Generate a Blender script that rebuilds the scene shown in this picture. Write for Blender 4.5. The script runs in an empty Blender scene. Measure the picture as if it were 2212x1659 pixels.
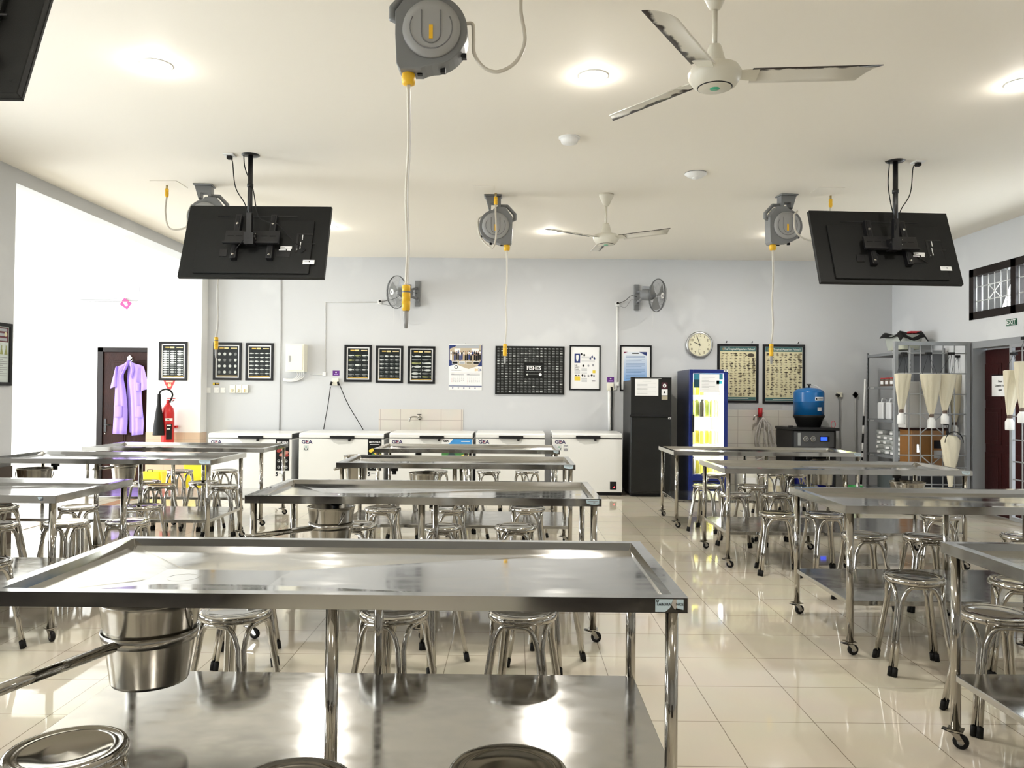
import bpy, math, random
from math import sin, cos, pi, radians, sqrt, atan2
from mathutils import Vector, Matrix
random.seed(7)
scene = bpy.context.scene
COL = scene.collection

# ------------------------------------------------------------------ camera
CX, CY, F, H = 1106, 829.5, 1689.6, 1.38
YAW, PIT, ROL = radians(-.231), radians(.848), radians(.5186)
fw = Vector((sin(YAW)*cos(PIT), cos(YAW)*cos(PIT), sin(PIT)))
rt = Vector((cos(YAW), -sin(YAW), 0)); up = rt.cross(fw)
rt, up = cos(ROL)*rt+sin(ROL)*up, -sin(ROL)*rt+cos(ROL)*up
cam = bpy.data.cameras.new('camera'); cam.sensor_width = 36; cam.lens = F/2212*36
cam.clip_start = .05; cam.clip_end = 200
camo = bpy.data.objects.new('camera', cam); COL.objects.link(camo); scene.camera = camo
camo.matrix_world = Matrix(((rt.x, up.x, -fw.x, 0), (rt.y, up.y, -fw.y, 0), (rt.z, up.z, -fw.z, H), (0, 0, 0, 1)))
CAM = Vector((0, 0, H))
def ray(x, y): return fw+rt*((x-CX)/F)-up*((y-CY)/F)
def at(x, y, Y): d = ray(x, y); return CAM+d*(Y/d.y)          # point of a plane Y = const
def atz(x, y, z): d = ray(x, y); return CAM+d*((z-H)/d.z)
def atx(x, y, X): d = ray(x, y); return CAM+d*(X/d.x)

# ------------------------------------------------------------------ view, world, daylight
scene.view_settings.view_transform = 'Standard'
scene.view_settings.look = 'None'
scene.view_settings.gamma = 1
scene.view_settings.exposure = 0.45
scene.view_settings.use_curve_mapping = False
W = bpy.data.worlds.new('world'); scene.world = W; W.use_nodes = True
W.node_tree.nodes['Background'].inputs[0].default_value = (.86, .93, 1, 1)
W.node_tree.nodes['Background'].inputs[1].default_value = 5
def area(name, loc, dirv, sx, sy, power, col=(1, 1, 1), spread=180, round_=False):
    l = bpy.data.lights.new(name, 'AREA'); l.energy = power; l.color = col
    l.shape = 'DISK' if round_ else 'RECTANGLE'; l.size = sx
    if not round_: l.size_y = sy
    l.spread = radians(spread)
    o = bpy.data.objects.new(name, l); COL.objects.link(o); o.location = loc
    o.rotation_euler = Vector(dirv).to_track_quat('-Z', 'Y').to_euler()
    return o
XL, XR, YW, ZC, YB = -4.58, 5.58, 11.6, 3.42, -4.5      # room: left, right, back wall, ceiling, wall behind the camera
PY = 7.11                                                # near end of the opening to the annex
AX = -9.2                                                # far side of the annex
DAY = (.93, .97, 1)
area('annex_daylight', (AX+.12, 9.3, 1.75), (1, .12, .0), 4.0, 2.3, 225, DAY)
area('annex_daylight_near', (-7, PY+.15-2.3, 1.9), (0, 1, -.05), 3.4, 1.8, 60, DAY)
for y in (2.0, 4.9): area('left_window_daylight', (XL-.18, y, 1.75), (1, 0, .3), 2.0, 1.5, 70, DAY)
area('clerestory_daylight', (XR+.3, 8.0, 2.6), (-1, 0, .35), 2.8, .55, 40, DAY)
for y in (3.6,): area('right_window_daylight', (XR+.3, y, 2.4), (-1, 0, .1), 2.6, .9, 30, DAY)
LAMP_P = 3.2

# ------------------------------------------------------------------ materials
MT = {}
def mat(name, col=(.8, .8, .8), rough=.5, metal=0, spec=None, emit=None, es=0, alpha=1, trans=0, bump=None, var=None, coat=0, ior=None):
    if name in MT: return MT[name]
    m = bpy.data.materials.new(name); m.use_nodes = True; nt = m.node_tree; b = nt.nodes['Principled BSDF']
    I = b.inputs
    I['Base Color'].default_value = (*col, 1); I['Roughness'].default_value = rough; I['Metallic'].default_value = metal
    if emit: I['Emission Color'].default_value = (*emit, 1); I['Emission Strength'].default_value = es
    if alpha < 1: I['Alpha'].default_value = alpha
    if trans: I['Transmission Weight'].default_value = trans
    if spec is not None: I['Specular IOR Level'].default_value = spec
    if coat: I['Coat Weight'].default_value = coat; I['Coat Roughness'].default_value = .03
    if ior: I['IOR'].default_value = ior
    tc = nt.nodes.new('ShaderNodeTexCoord')
    if var:      # (scale, second colour, amount)
        n = nt.nodes.new('ShaderNodeTexNoise'); n.inputs['Scale'].default_value = var[0]; n.inputs['Detail'].default_value = 5
        nt.links.new(tc.outputs['Object'], n.inputs['Vector'])
        r = nt.nodes.new('ShaderNodeValToRGB'); r.color_ramp.elements[0].position = .5-var[2]; r.color_ramp.elements[1].position = .5+var[2]
        r.color_ramp.elements[0].color = (*col, 1); r.color_ramp.elements[1].color = (*var[1], 1)
        nt.links.new(n.outputs['Fac'], r.inputs['Fac']); nt.links.new(r.outputs['Color'], I['Base Color'])
    if bump:     # (scale, strength, stretch)
        mp = nt.nodes.new('ShaderNodeMapping'); mp.inputs['Scale'].default_value = bump[2] if len(bump) > 2 else (1, 1, 1)
        n = nt.nodes.new('ShaderNodeTexNoise'); n.inputs['Scale'].default_value = bump[0]; n.inputs['Detail'].default_value = 4
        bp = nt.nodes.new('ShaderNodeBump'); bp.inputs['Strength'].default_value = bump[1]; bp.inputs['Distance'].default_value = .01
        nt.links.new(tc.outputs['Object'], mp.inputs[0]); nt.links.new(mp.outputs[0], n.inputs['Vector'])
        nt.links.new(n.outputs['Fac'], bp.inputs['Height']); nt.links.new(bp.outputs[0], I['Normal'])
    MT[name] = m; return m

def steel_sheet(name, col, r0, r1, scale, stretch, bs):
    m = bpy.data.materials.new(name); m.use_nodes = True; nt = m.node_tree; b = nt.nodes['Principled BSDF']
    b.inputs['Base Color'].default_value = (*col, 1); b.inputs['Metallic'].default_value = 1
    tc = nt.nodes.new('ShaderNodeTexCoord')
    mp = nt.nodes.new('ShaderNodeMapping'); mp.inputs['Scale'].default_value = stretch
    n = nt.nodes.new('ShaderNodeTexNoise'); n.inputs['Scale'].default_value = scale; n.inputs['Detail'].default_value = 6
    mr = nt.nodes.new('ShaderNodeMapRange'); mr.inputs[1].default_value = .3; mr.inputs[2].default_value = .7
    mr.inputs[3].default_value = r0; mr.inputs[4].default_value = r1
    n2 = nt.nodes.new('ShaderNodeTexNoise'); n2.inputs['Scale'].default_value = 2.2; n2.inputs['Detail'].default_value = 2
    bp = nt.nodes.new('ShaderNodeBump'); bp.inputs['Strength'].default_value = bs; bp.inputs['Distance'].default_value = .02
    L = nt.links.new
    L(tc.outputs['Object'], mp.inputs[0]); L(mp.outputs[0], n.inputs['Vector']); L(n.outputs['Fac'], mr.inputs[0]); L(mr.outputs[0], b.inputs['Roughness'])
    L(tc.outputs['Object'], n2.inputs['Vector']); L(n2.outputs['Fac'], bp.inputs['Height']); L(bp.outputs[0], b.inputs['Normal'])
    MT[name] = m; return m
STEEL = steel_sheet('steel_tabletop', (.62, .615, .6), .05, .15, 5, (1, 3, 1), .10)
SHELF = steel_sheet('steel_shelf', (.52, .515, .5), .1, .2, 5, (2, 3, 1), .10)
APRON = steel_sheet('steel_apron', (.52, .515, .5), .07, .13, 6, (1, 3, 3), .05)
TUBE = mat('steel_tube', (.44, .42, .385), .07, 1, bump=(30, .05, (1, 1, .2)))
CHROME = mat('steel_stool', (.46, .44, .405), .07, 1)
BUCKET = mat('steel_bucket_sheet', (.38, .36, .325), .2, 1, var=(6, (.47, .45, .41), .2))
BLACK = mat('black_rubber', (.012, .012, .012), .6, spec=.2)
BLKPL = mat('black_plastic', (.016, .016, .017), .42, spec=.2)
TVB = mat('tv_back_plastic', (.014, .0145, .014), .5, spec=.2, bump=(300, .1))
BLKMET = mat('black_metal', (.008, .008, .009), .35)
WHITEPL = mat('white_plastic', (.82, .82, .8), .4)
CREAMPL = mat('cream_plastic', (.82, .8, .68), .4)
GREYPL = mat('grey_plastic', (.2, .205, .21), .45)
LGREY = mat('light_grey_plastic', (.36, .36, .355), .45)
YELPL = mat('yellow_plastic', (.9, .52, .02), .35)
FREEZ = mat('freezer_enamel', (.8, .8, .77), .3)
GREYMET = mat('grey_painted_steel', (.27, .28, .29), .45)
RACK = mat('rack_grey_paint', (.2, .21, .22), .5)
WHITE = mat('paper_white', (.85, .85, .84), .6)
INK = mat('ink_black', (.012, .012, .014), .6, spec=.2)
INKG = mat('ink_grey', (.3, .3, .32), .6)
HOSE = mat('hose_beige', (.62, .58, .5), .4)
HOSEW = mat('hose_white', (.75, .74, .72), .4)
NAVY = mat('navy_print', (.01, .03, .16), .5)
BLUEP = mat('blue_print', (.05, .3, .7), .5)
GOLD = mat('gold_print', (.7, .45, .08), .5)
PURP = mat('purple_print', (.1, .01, .2), .5)
RED = mat('red_paint', (.55, .01, .012), .3)
REDP = mat('red_plastic', (.5, .012, .02), .4)
FISHW = mat('fish_silver_print', (.6, .63, .6), .6)
FISHD = mat('fish_dim_print', (.17, .18, .175), .6)
FISHO = mat('fish_olive_print', (.3, .32, .12), .6)
CHART = mat('chart_dark_print', (.012, .015, .015), .35, spec=.2)
CHARTB = mat('chart_black_print', (.009, .009, .009), .4, spec=.2)
FANW = mat('fan_cream_enamel', (.74, .72, .62), .35, var=(3, (.66, .62, .52), .15))
WOOD = mat('dark_brown_wood', (.03, .009, .005), .4, spec=.12, bump=(20, .3, (8, 8, 1)), var=(4, (.018, .006, .004), .2))
WOODK = mat('black_brown_frame', (.012, .008, .007), .4, spec=.2)
REDWOOD = mat('maroon_door_paint', (.032, .006, .006), .4, spec=.2, bump=(20, .2, (8, 8, 1)))
GLASS = mat('clear_glass', (.95, .97, .96), .02, trans=1, ior=1.1)
CLEARPL = mat('clear_plastic', (.75, .78, .76), .2, alpha=.45)
NET = mat('cotton_net', (.72, .66, .5), .9, bump=(60, .5, (4, 4, .3)))
LILAC = mat('lilac_cotton', (.34, .23, .66), .85, bump=(9, .5, (3, 3, .6)))
LILACD = mat('lilac_darker', (.26, .17, .55), .85)  # darker lilac, used for the coat's inner back panel
TILE_CR = None

def wall_mat(name, col, patch):
    m = bpy.data.materials.new(name); m.use_nodes = True; nt = m.node_tree; b = nt.nodes['Principled BSDF']; L = nt.links.new
    b.inputs['Roughness'].default_value = .62
    tc = nt.nodes.new('ShaderNodeTexCoord')
    n = nt.nodes.new('ShaderNodeTexNoise'); n.inputs['Scale'].default_value = 1.1; n.inputs['Detail'].default_value = 3
    r = nt.nodes.new('ShaderNodeValToRGB'); r.color_ramp.elements[0].position = .6; r.color_ramp.elements[1].position = .68
    r.color_ramp.elements[0].color = (*col, 1); r.color_ramp.elements[1].color = (*patch, 1)
    n2 = nt.nodes.new('ShaderNodeTexNoise'); n2.inputs['Scale'].default_value = 90
    bp = nt.nodes.new('ShaderNodeBump'); bp.inputs['Strength'].default_value = .12; bp.inputs['Distance'].default_value = .004
    L(tc.outputs['Object'], n.inputs['Vector']); L(n.outputs['Fac'], r.inputs[0]); L(r.outputs[0], b.inputs['Base Color'])
    L(tc.outputs['Object'], n2.inputs['Vector']); L(n2.outputs['Fac'], bp.inputs['Height']); L(bp.outputs[0], b.inputs['Normal'])
    MT[name] = m; return m
WALL = wall_mat('wall_paint_pale_grey', (.58, .59, .60), (.63, .64, .645))
WALLA = wall_mat('wall_paint_annex', (.8, .8, .79), (.82, .82, .81))
CEIL = mat('ceiling_paint_cream', (.88, .835, .745), .7, bump=(2.2, .25))

def tile_mat(name, col, col2, mortar, bw, rh, ox, oy, ms, rough, axes='XY', ior=1.5):
    m = bpy.data.materials.new(name); m.use_nodes = True; nt = m.node_tree; b = nt.nodes['Principled BSDF']; L = nt.links.new
    b.inputs['Roughness'].default_value = rough; b.inputs['IOR'].default_value = ior
    tc = nt.nodes.new('ShaderNodeTexCoord'); mp = nt.nodes.new('ShaderNodeMapping')
    if axes == 'XZ': mp.inputs['Rotation'].default_value = (-pi/2, 0, 0)
    br = nt.nodes.new('ShaderNodeTexBrick'); br.offset = 0; br.squash = 1
    mp2 = nt.nodes.new('ShaderNodeMapping'); mp2.inputs['Location'].default_value = (-ox, -oy, 0)
    br.inputs['Scale'].default_value = 1; br.inputs['Brick Width'].default_value = bw; br.inputs['Row Height'].default_value = rh
    br.inputs['Mortar Size'].default_value = ms; br.inputs['Mortar Smooth'].default_value = .1
    br.inputs['Color1'].default_value = (*col, 1); br.inputs['Color2'].default_value = (*col2, 1); br.inputs['Mortar'].default_value = (*mortar, 1)
    n = nt.nodes.new('ShaderNodeTexNoise'); n.inputs['Scale'].default_value = 3; n.inputs['Detail'].default_value = 8
    mx = nt.nodes.new('ShaderNodeMix'); mx.data_type = 'RGBA'; mx.blend_type = 'MULTIPLY'; mx.inputs[0].default_value = .13
    L(tc.outputs['Object'], mp.inputs[0]); L(mp.outputs[0], mp2.inputs[0]); L(mp2.outputs[0], br.inputs['Vector'])
    L(tc.outputs['Object'], n.inputs['Vector']); L(br.outputs['Color'], mx.inputs[6]); L(n.outputs['Color'], mx.inputs[7]); L(mx.outputs[2], b.inputs['Base Color'])
    MT[name] = m; return m
FLOOR = tile_mat('floor_polished_beige_tile', (.655, .6, .485), (.67, .615, .5), (.28, .235, .18), .4072, .4072, .8794, 2.948, .0022, .045, ior=1.75)
SPLASH = tile_mat('splash_tile', (.68, .64, .57), (.69, .65, .58), (.45, .4, .35), .3, .2, 0, .1, .004, .3, 'XZ')
DADO = tile_mat('dado_tile_peach', (.62, .46, .33), (.63, .47, .34), (.5, .4, .3), .3, .3, 0, .1, .003, .25, 'XZ')
DADOB = mat('dado_tile_brown', (.16, .1, .06), .3)

# ------------------------------------------------------------------ mesh builder
class B:
    def __init__(s): s.v = []; s.f = []; s.m = []; s.sm = []; s.mats = []; s.T = Matrix()
    def mi(s, m):
        if m not in s.mats: s.mats.append(m)
        return s.mats.index(m)
    def add(s, vs, fs, m, smooth=False):
        o = len(s.v); s.v += [tuple(s.T @ Vector(v)) for v in vs]; k = s.mi(m)
        for f in fs: s.f.append(tuple(i+o for i in f)); s.m.append(k); s.sm.append(smooth)
        return s
    def box(s, x0, x1, y0, y1, z0, z1, m):
        vs = [(x, y, z) for x in (x0, x1) for y in (y0, y1) for z in (z0, z1)]
        return s.add(vs, [(0, 1, 3, 2), (4, 6, 7, 5), (0, 4, 5, 1), (2, 3, 7, 6), (0, 2, 6, 4), (1, 5, 7, 3)], m)
    def cbox(s, c, sz, m): return s.box(c[0]-sz[0]/2, c[0]+sz[0]/2, c[1]-sz[1]/2, c[1]+sz[1]/2, c[2]-sz[2]/2, c[2]+sz[2]/2, m)
    def lathe(s, prof, m, c=(0, 0, 0), n=24, axis='Z', smooth=True, cap=True):
        vs = []; fs = []
        for r, z in prof:
            for i in range(n):
                a = 2*pi*i/n; p = (r*cos(a), r*sin(a), z)
                if axis == 'Y': p = (p[0], p[2], p[1])
                if axis == 'X': p = (p[2], p[0], p[1])
                vs.append((p[0]+c[0], p[1]+c[1], p[2]+c[2]))
        for j in range(len(prof)-1):
            for i in range(n): fs.append((j*n+i, j*n+(i+1) % n, (j+1)*n+(i+1) % n, (j+1)*n+i))
        if cap:
            if prof[0][0] > 1e-4: fs.append(tuple(range(n))[::-1])
            if prof[-1][0] > 1e-4: fs.append(tuple((len(prof)-1)*n+i for i in range(n)))
        return s.add(vs, fs, m, smooth)
    def cyl(s, a, b, r, m, n=12, r2=None, smooth=True):
        return s.tube([a, b], r, m, n, r2=r2)
    def tube(s, pts, r, m, n=10, r2=None, closed=False, cap=True, flat=1):
        P = [Vector(p) for p in pts]; N = len(P); vs = []; fs = []; u = None
        for i, p in enumerate(P):
            if closed: t = P[(i+1) % N]-P[i-1]
            else: t = P[min(i+1, N-1)]-P[max(i-1, 0)]
            t.normalize()
            if u is None:
                u = Vector((0, 0, 1)) if abs(t.z) < .9 else Vector((1, 0, 0))
            u = (u-t*u.dot(t)).normalized(); w = t.cross(u)
            rr = r if r2 is None else r+(r2-r)*i/(N-1)
            for k in range(n):
                a = 2*pi*k/n; vs.append(p+u*(rr*cos(a)*flat)+w*(rr*sin(a)))
        for i in range(N if closed else N-1):
            j = (i+1) % N
            for k in range(n): fs.append((i*n+k, i*n+(k+1) % n, j*n+(k+1) % n, j*n+k))
        if cap and not closed: fs.append(tuple(range(n))[::-1]); fs.append(tuple((N-1)*n+k for k in range(n)))
        return s.add(vs, fs, m, True)
    def prism(s, poly, a, b, m, axis='Y', smooth=False):
        n = len(poly)
        def P(u, v, w): return {'Y': (u, w, v), 'X': (w, u, v), 'Z': (u, v, w)}[axis]
        vs = [P(u, v, a) for u, v in poly]+[P(u, v, b) for u, v in poly]
        fs = [tuple(range(n))[::-1], tuple(range(n, 2*n))]+[(i, (i+1) % n, (i+1) % n+n, i+n) for i in range(n)]
        return s.add(vs, fs, m, smooth)
    def q(s, u0, u1, v0, v1, d, m):      # flat rectangle facing -Y at depth d (used for prints)
        return s.add([(u0, d, v0), (u1, d, v0), (u1, d, v1), (u0, d, v1)], [(0, 1, 2, 3)], m)
    def pl(s, pts, d, m): return s.add([(u, d, v) for u, v in pts], [tuple(range(len(pts)))], m)
    def ell(s, u, v, a, b, d, m, n=14): return s.pl([(u+a*cos(2*pi*i/n), v+b*sin(2*pi*i/n)) for i in range(n)], d, m)
    def fish(s, u, v, L, h, d, m, flip=1):
        e = [(u+flip*(-.12*L+.38*L*cos(t)), v+h/2*sin(t)*(1 if cos(t) < .9 else .6)) for t in [2*pi*i/10 for i in range(10)]]
        s.pl(e, d, m); s.pl([(u+flip*.2*L, v), (u+flip*.5*L, v+h*.45), (u+flip*.42*L, v), (u+flip*.5*L, v-h*.45)], d, m)
    def text(s, t, u, v, size, d, m, align='CENTER', bold=0, sx=1.0):
        c = bpy.data.curves.new('t', 'FONT'); c.body = t; c.size = size; c.align_x = align; c.align_y = 'CENTER'; c.resolution_u = 2; c.offset = bold
        o = bpy.data.objects.new('t', c); COL.objects.link(o); bpy.context.view_layer.update()
        me = o.to_mesh()
        s.add([(u+p.co.x*sx, d, v+p.co.y) for p in me.vertices], [tuple(p.vertices) for p in me.polygons], m)
        o.to_mesh_clear(); bpy.data.objects.remove(o); bpy.data.curves.remove(c)
        return s
    def build(s, name, parent=None, loc=(0, 0, 0), rot=(0, 0, 0), bevel=0, label=None, cat=None, group=None, kind=None, seg=2, auto=False):
        me = bpy.data.meshes.new(name); me.from_pydata(s.v, [], s.f)
        for m in s.mats: me.materials.append(m)
        me.polygons.foreach_set('material_index', s.m); me.polygons.foreach_set('use_smooth', s.sm); me.update()
        o = bpy.data.objects.new(name, me); COL.objects.link(o); o.location = loc; o.rotation_euler = rot
        if parent: o.parent = parent
        if bevel:
            b = o.modifiers.new('Bevel', 'BEVEL'); b.width = bevel; b.segments = seg; b.limit_method = 'ANGLE'; b.angle_limit = radians(40)
        if label: o['label'] = label
        if cat: o['category'] = cat
        if group: o['group'] = group
        if kind: o['kind'] = kind
        return o
def thing(name, label, cat, loc=(0, 0, 0), rot=(0, 0, 0), group=None):
    o = bpy.data.objects.new(name, None); COL.objects.link(o); o.location = loc; o.rotation_euler = rot
    o.empty_display_size = .1; o['label'] = label; o['category'] = cat
    if group: o['group'] = group
    return o
def dup(root, loc, rz=None, label=None, group=None, rot=None, scale=None):
    def cp(o, par):
        c = o.copy(); COL.objects.link(c); c.parent = par
        for ch in list(o.children): cp(ch, c)
        return c
    r = cp(root, None); r.location = loc
    if rz is not None: r.rotation_euler = (0, 0, rz)
    if rot is not None: r.rotation_euler = rot
    if scale is not None: r.scale = scale
    if label: r['label'] = label
    if group: r['group'] = group
    return r
def curve3(pts, n=6):      # Catmull-Rom
    P = [Vector(p) for p in pts]; P = [2*P[0]-P[1]]+P+[2*P[-1]-P[-2]]; out = []
    for i in range(1, len(P)-2):
        for k in range(n):
            t = k/n; a, b, c, d = P[i-1:i+3]
            out.append(.5*((2*b)+(c-a)*t+(2*a-5*b+4*c-d)*t*t+(3*b-a-3*c+d)*t**3))
    out.append(P[-2]); return out
def rrect(w, h, r, n=4, cx=0, cy=0):
    out = []
    for sx, sy, a0 in ((1, 1, 0), (-1, 1, 90), (-1, -1, 180), (1, -1, 270)):
        for k in range(n+1):
            a = radians(a0+90*k/n); out.append((cx+sx*(w/2-r)+r*cos(a), cy+sy*(h/2-r)+r*sin(a)))
    return out
def wbox(x0, y0, x1, y1, Y=YW):     # a picture-frame outline on the wall plane -> centre and size
    a = at(x0, (y0+y1)/2, Y); b = at(x1, (y0+y1)/2, Y); t = at((x0+x1)/2, y0, Y); m = at((x0+x1)/2, y1, Y)
    return ((a.x+b.x)/2, Y, (t.z+m.z)/2), b.x-a.x, t.z-m.z

# ------------------------------------------------------------------ room shell
def struct(b, name, **k): return b.build(name, kind='structure', **k)
struct(B().box(AX-.3, XR+3.2, YB-.3, YW+1.4, -.12, 0, FLOOR), 'floor')
struct(B().box(AX-.3, XR+.4, YB-.3, YW+1.4, ZC, ZC+.12, CEIL), 'ceiling')
struct(B().box(XL, XR+.15, YW, YW+.15, 0, ZC, WALL), 'wall_back')
struct(B().box(XL-.2, XR+.15, YB-.15, YB, 0, ZC, WALL), 'wall_front')
struct(B().box(-3.6, -1.75, -1.1, -.2, 0, .55, mat('reflection_block_dark', (.02, .016, .014), .6)).box(.1, 1.25, -1.1, -.2, 0, .55, MT['reflection_block_dark']), 'reflection_blocks')  # unseen dark blocks behind the camera, added so the steel aprons mirror something dark
# left wall with windows near the camera, then the wide opening under a beam
b = B(); t = XL-.16
wins = [(1.0, 3.0), (3.9, 5.9)]
ys = [YB]+[y for w in wins for y in w]+[PY]
for i in range(0, len(ys), 2): b.box(t, XL, ys[i], ys[i+1], 0, ZC, WALL)
for w in wins: b.box(t, XL, w[0], w[1], 0, 1.0, WALL); b.box(t, XL, w[0], w[1], 2.5, ZC, WALL)
struct(b, 'wall_left')
struct(B().box(XL-.25, XL, PY, YW-.22, 3.285, ZC, WALL), 'trim_1')          # beam over the opening
for i, w in enumerate(wins):
    b = B(); x = XL-.08
    for y in (w[0]+.03, (w[0]+w[1])/2, w[1]-.03): b.box(x-.03, x+.03, y-.03, y+.03, 1.0, 2.5, WOODK)
    for z in (1.03, 1.95, 2.47): b.box(x-.028, x+.028, w[0], w[1], z-.03, z+.03, WOODK)
    wo = struct(b, 'window_%d' % (i+2))
    B().box(x-.004, x+.004, w[0]+.03, w[1]-.03, 1.03, 2.47, GLASS).build('pane', wo)
# pilaster between annex and room, annex shell
P0, P1, PYF = at(318, 800, 11.38).x, XL-.01, 11.38
b = B().box(P0, XL, PYF, YW+.15, 0, ZC, WALLA); struct(b, 'wall_pilaster')
b = B().box(P0-.004, XL+.004, PYF-.008, PYF, 0, .80, DADO).box(XL, XL+.008, PYF-.008, YW, 0, .80, DADO); struct(b, 'trim_2')
b = B().box(XL, XL+.008, 5.9, PY+.008, 0, .70, DADOB).box(t, XL+.008, PY, PY+.008, 0, .70, DADOB); struct(b, 'trim_3')
DW = 12.0     # annex back wall, set back behind the pilaster
struct(B().box(AX, P0-.0, DW, DW+.15, 0, ZC, WALLA), 'wall_annex_back')
struct(B().box(AX, at(208, 1000, DW).x, DW-.01, DW, .0, 1.42, mat('annex_dado', (.82, .8, .74), .4)), 'trim_4')
b = B()
for y0, y1 in ((5.0, 7.2), (11.4, DW+.15)): b.box(AX-.15, AX, y0, y1, 0, ZC, WALLA)
b.box(AX-.15, AX, 7.2, 11.4, 0, .6, WALLA).box(AX-.15, AX, 7.2, 11.4, 2.9, ZC, WALLA); struct(b, 'wall_annex_left')
struct(B().box(AX-.15, XL-.16, PY-2.4, PY-2.25, 0, ZC, WALLA), 'wall_annex_near')
b = B()
for y in (7.23, 8.6, 10.0, 11.37): b.box(AX-.09, AX-.04, y-.03, y+.03, .6, 2.9, WOODK)
for z in (.63, 2.87): b.box(AX-.09, AX-.04, 7.2, 11.4, z-.03, z+.03, WOODK)
wo = struct(b, 'window_5'); B().box(AX-.07, AX-.062, 7.2, 11.4, .6, 2.9, GLASS).build('pane', wo)
struct(B().box(-5.04, -4.88, PY, 11.37, -.001, .004, mat('threshold_tile', (.42, .24, .14), .2)), 'trim_5')

# right wall: door opening, clerestory windows
def rw(px, py): return atx(px, py, XR)
DY1 = rw(2099, 900).y; DY0 = DY1-1.75; DZ = rw(2100, 748).z
WY1 = rw(2095, 640).y; WZ1 = rw(2096, 584).z; WZ0 = rw(2096, 692).z; WY0 = WY1-2.9
b = B().box(XR, XR+.15, DY1, YW, 0, ZC, WALL)
b.box(XR, XR+.15, DY0, DY1, DZ, ZC if WY1 < DY0 else WZ0, WALL)
b = B(); X0, X1 = XR, XR+.15
b.box(X0, X1, WY1, YW, DZ, ZC, WALL); b.box(X0, X1, DY1, YW, 0, DZ, WALL)
b.box(X0, X1, WY0, WY1, DZ, WZ0, WALL); b.box(X0, X1, WY0, WY1, WZ1, ZC, WALL)
b.box(X0, X1, YB, WY0, DZ, ZC, WALL); b.box(X0, X1, YB, DY0, 0, DZ, WALL)
struct(b, 'wall_right')
XD = XR+.02
b = B()
b.box(XR-.012, XR+.16, DY1-.05, DY1+.03, 0, DZ+.05, GREYMET).box(XR-.012, XR+.16, DY0-.03, DY0+.05, 0, DZ+.05, GREYMET).box(XR-.012, XR+.16, DY0+.05, DY1-.05, DZ-.03, DZ+.05, GREYMET)
struct(b, 'trim_6')
# maroon door leaf, set back in a dark passage
dl0, dl1 = at(2114, 900, 0.0001), 0
XDo = XR+.14
dA = atx(2116, 900, XDo).y
b = B().box(XDo, XDo+.04, dA-.95, dA, .01, DZ-.05, REDWOOD)
for (y0, y1) in ((dA-.44, dA-.12), (dA-.85, dA-.53)):
    for (z0, z1) in ((.18, .75), (.85, 1.28), (1.38, DZ-.22)):
        for k in range(2):
            e = k*.03; b.box(XDo-.008+k*.003, XDo, y0+e, y1-e, z0+e, z1-e, REDWOOD) if k == 0 else b.box(XDo-.014, XDo, y0+e+.02, y1-e-.02, z0+e+.02, z1-e-.02, REDWOOD)
do = struct(b, 'door_1', bevel=.003)
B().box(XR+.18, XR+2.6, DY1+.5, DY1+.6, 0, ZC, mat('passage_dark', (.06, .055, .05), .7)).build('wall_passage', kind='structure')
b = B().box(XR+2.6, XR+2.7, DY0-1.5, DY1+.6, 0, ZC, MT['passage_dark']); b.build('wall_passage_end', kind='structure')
# clerestory: dark frame, pane, white security bars
b = B(); xx0, xx1 = XR-.01, XR+.09; ym = rw(2190, 620).y
for y in (WY1-.045, ym, WY0+.045): b.box(xx0, xx1, y-.045, y+.045, WZ0, WZ1, WOODK)
for z in (WZ0+.045, WZ1-.045): b.box(xx0, xx1, WY0, WY1, z-.045, z+.045, WOODK)
wo = struct(b, 'window_1')
B().box(XR+.1, XR+.106, WY0+.05, WY1-.05, WZ0+.05, WZ1-.05, GLASS).build('pane', wo)
b = B(); BARW = mat('bar_white', (.6, .6, .58), .4); y = WY1-.16
def bar(p, q, r=.006): b.tube([p, q], r, BARW, 6)
xb = XR+.03
for seg0, seg1 in ((WY1-.09, ym+.045), (ym-.045, WY0+.09)):
    n = 6 if seg0 > ym else 8; st = (seg0-seg1)/n
    for k in range(n+1): bar((xb, seg0-k*st, WZ0+.08), (xb, seg0-k*st, WZ1-.08))
    zz = [WZ0+.22, WZ1-.22]
    for z in zz: bar((xb, seg0, z), (xb, seg1, z))
    for k in ((2,) if n == 6 else (2, 5)):
        bar((xb, seg0-k*st, zz[0]), (xb, seg0-(k+2)*st, zz[1])); bar((xb, seg0-k*st, zz[1]), (xb, seg0-(k+2)*st, zz[0]))
b.build('security_bars', wo)
# neighbouring building and plants outside the clerestory
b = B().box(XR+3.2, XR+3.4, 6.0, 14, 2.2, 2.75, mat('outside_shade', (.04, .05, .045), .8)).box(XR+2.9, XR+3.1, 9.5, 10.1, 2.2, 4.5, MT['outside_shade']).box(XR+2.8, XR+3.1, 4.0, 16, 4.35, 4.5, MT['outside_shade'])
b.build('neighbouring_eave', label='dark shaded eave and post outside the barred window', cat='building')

# tiled splash areas on the back wall
c, w, h = wbox(818, 884, 1000, 960); struct(B().box(-w/2, w/2, -.008, 0, -h/2, h/2, SPLASH), 'trim_7', loc=c)
a0, a1 = at(1560, 885, YW), at(1735, 885, YW)
struct(B().box(a0.x, a1.x, YW-.008, YW, .0, a0.z, SPLASH), 'trim_8')
c, w, h = wbox(1575, 871, 1690, 884); struct(B().box(-w/2, w/2, -.004, 0, -h/2, h/2, mat('cement_patch', (.52, .53, .54), .8)), 'trim_9', loc=c)

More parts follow.
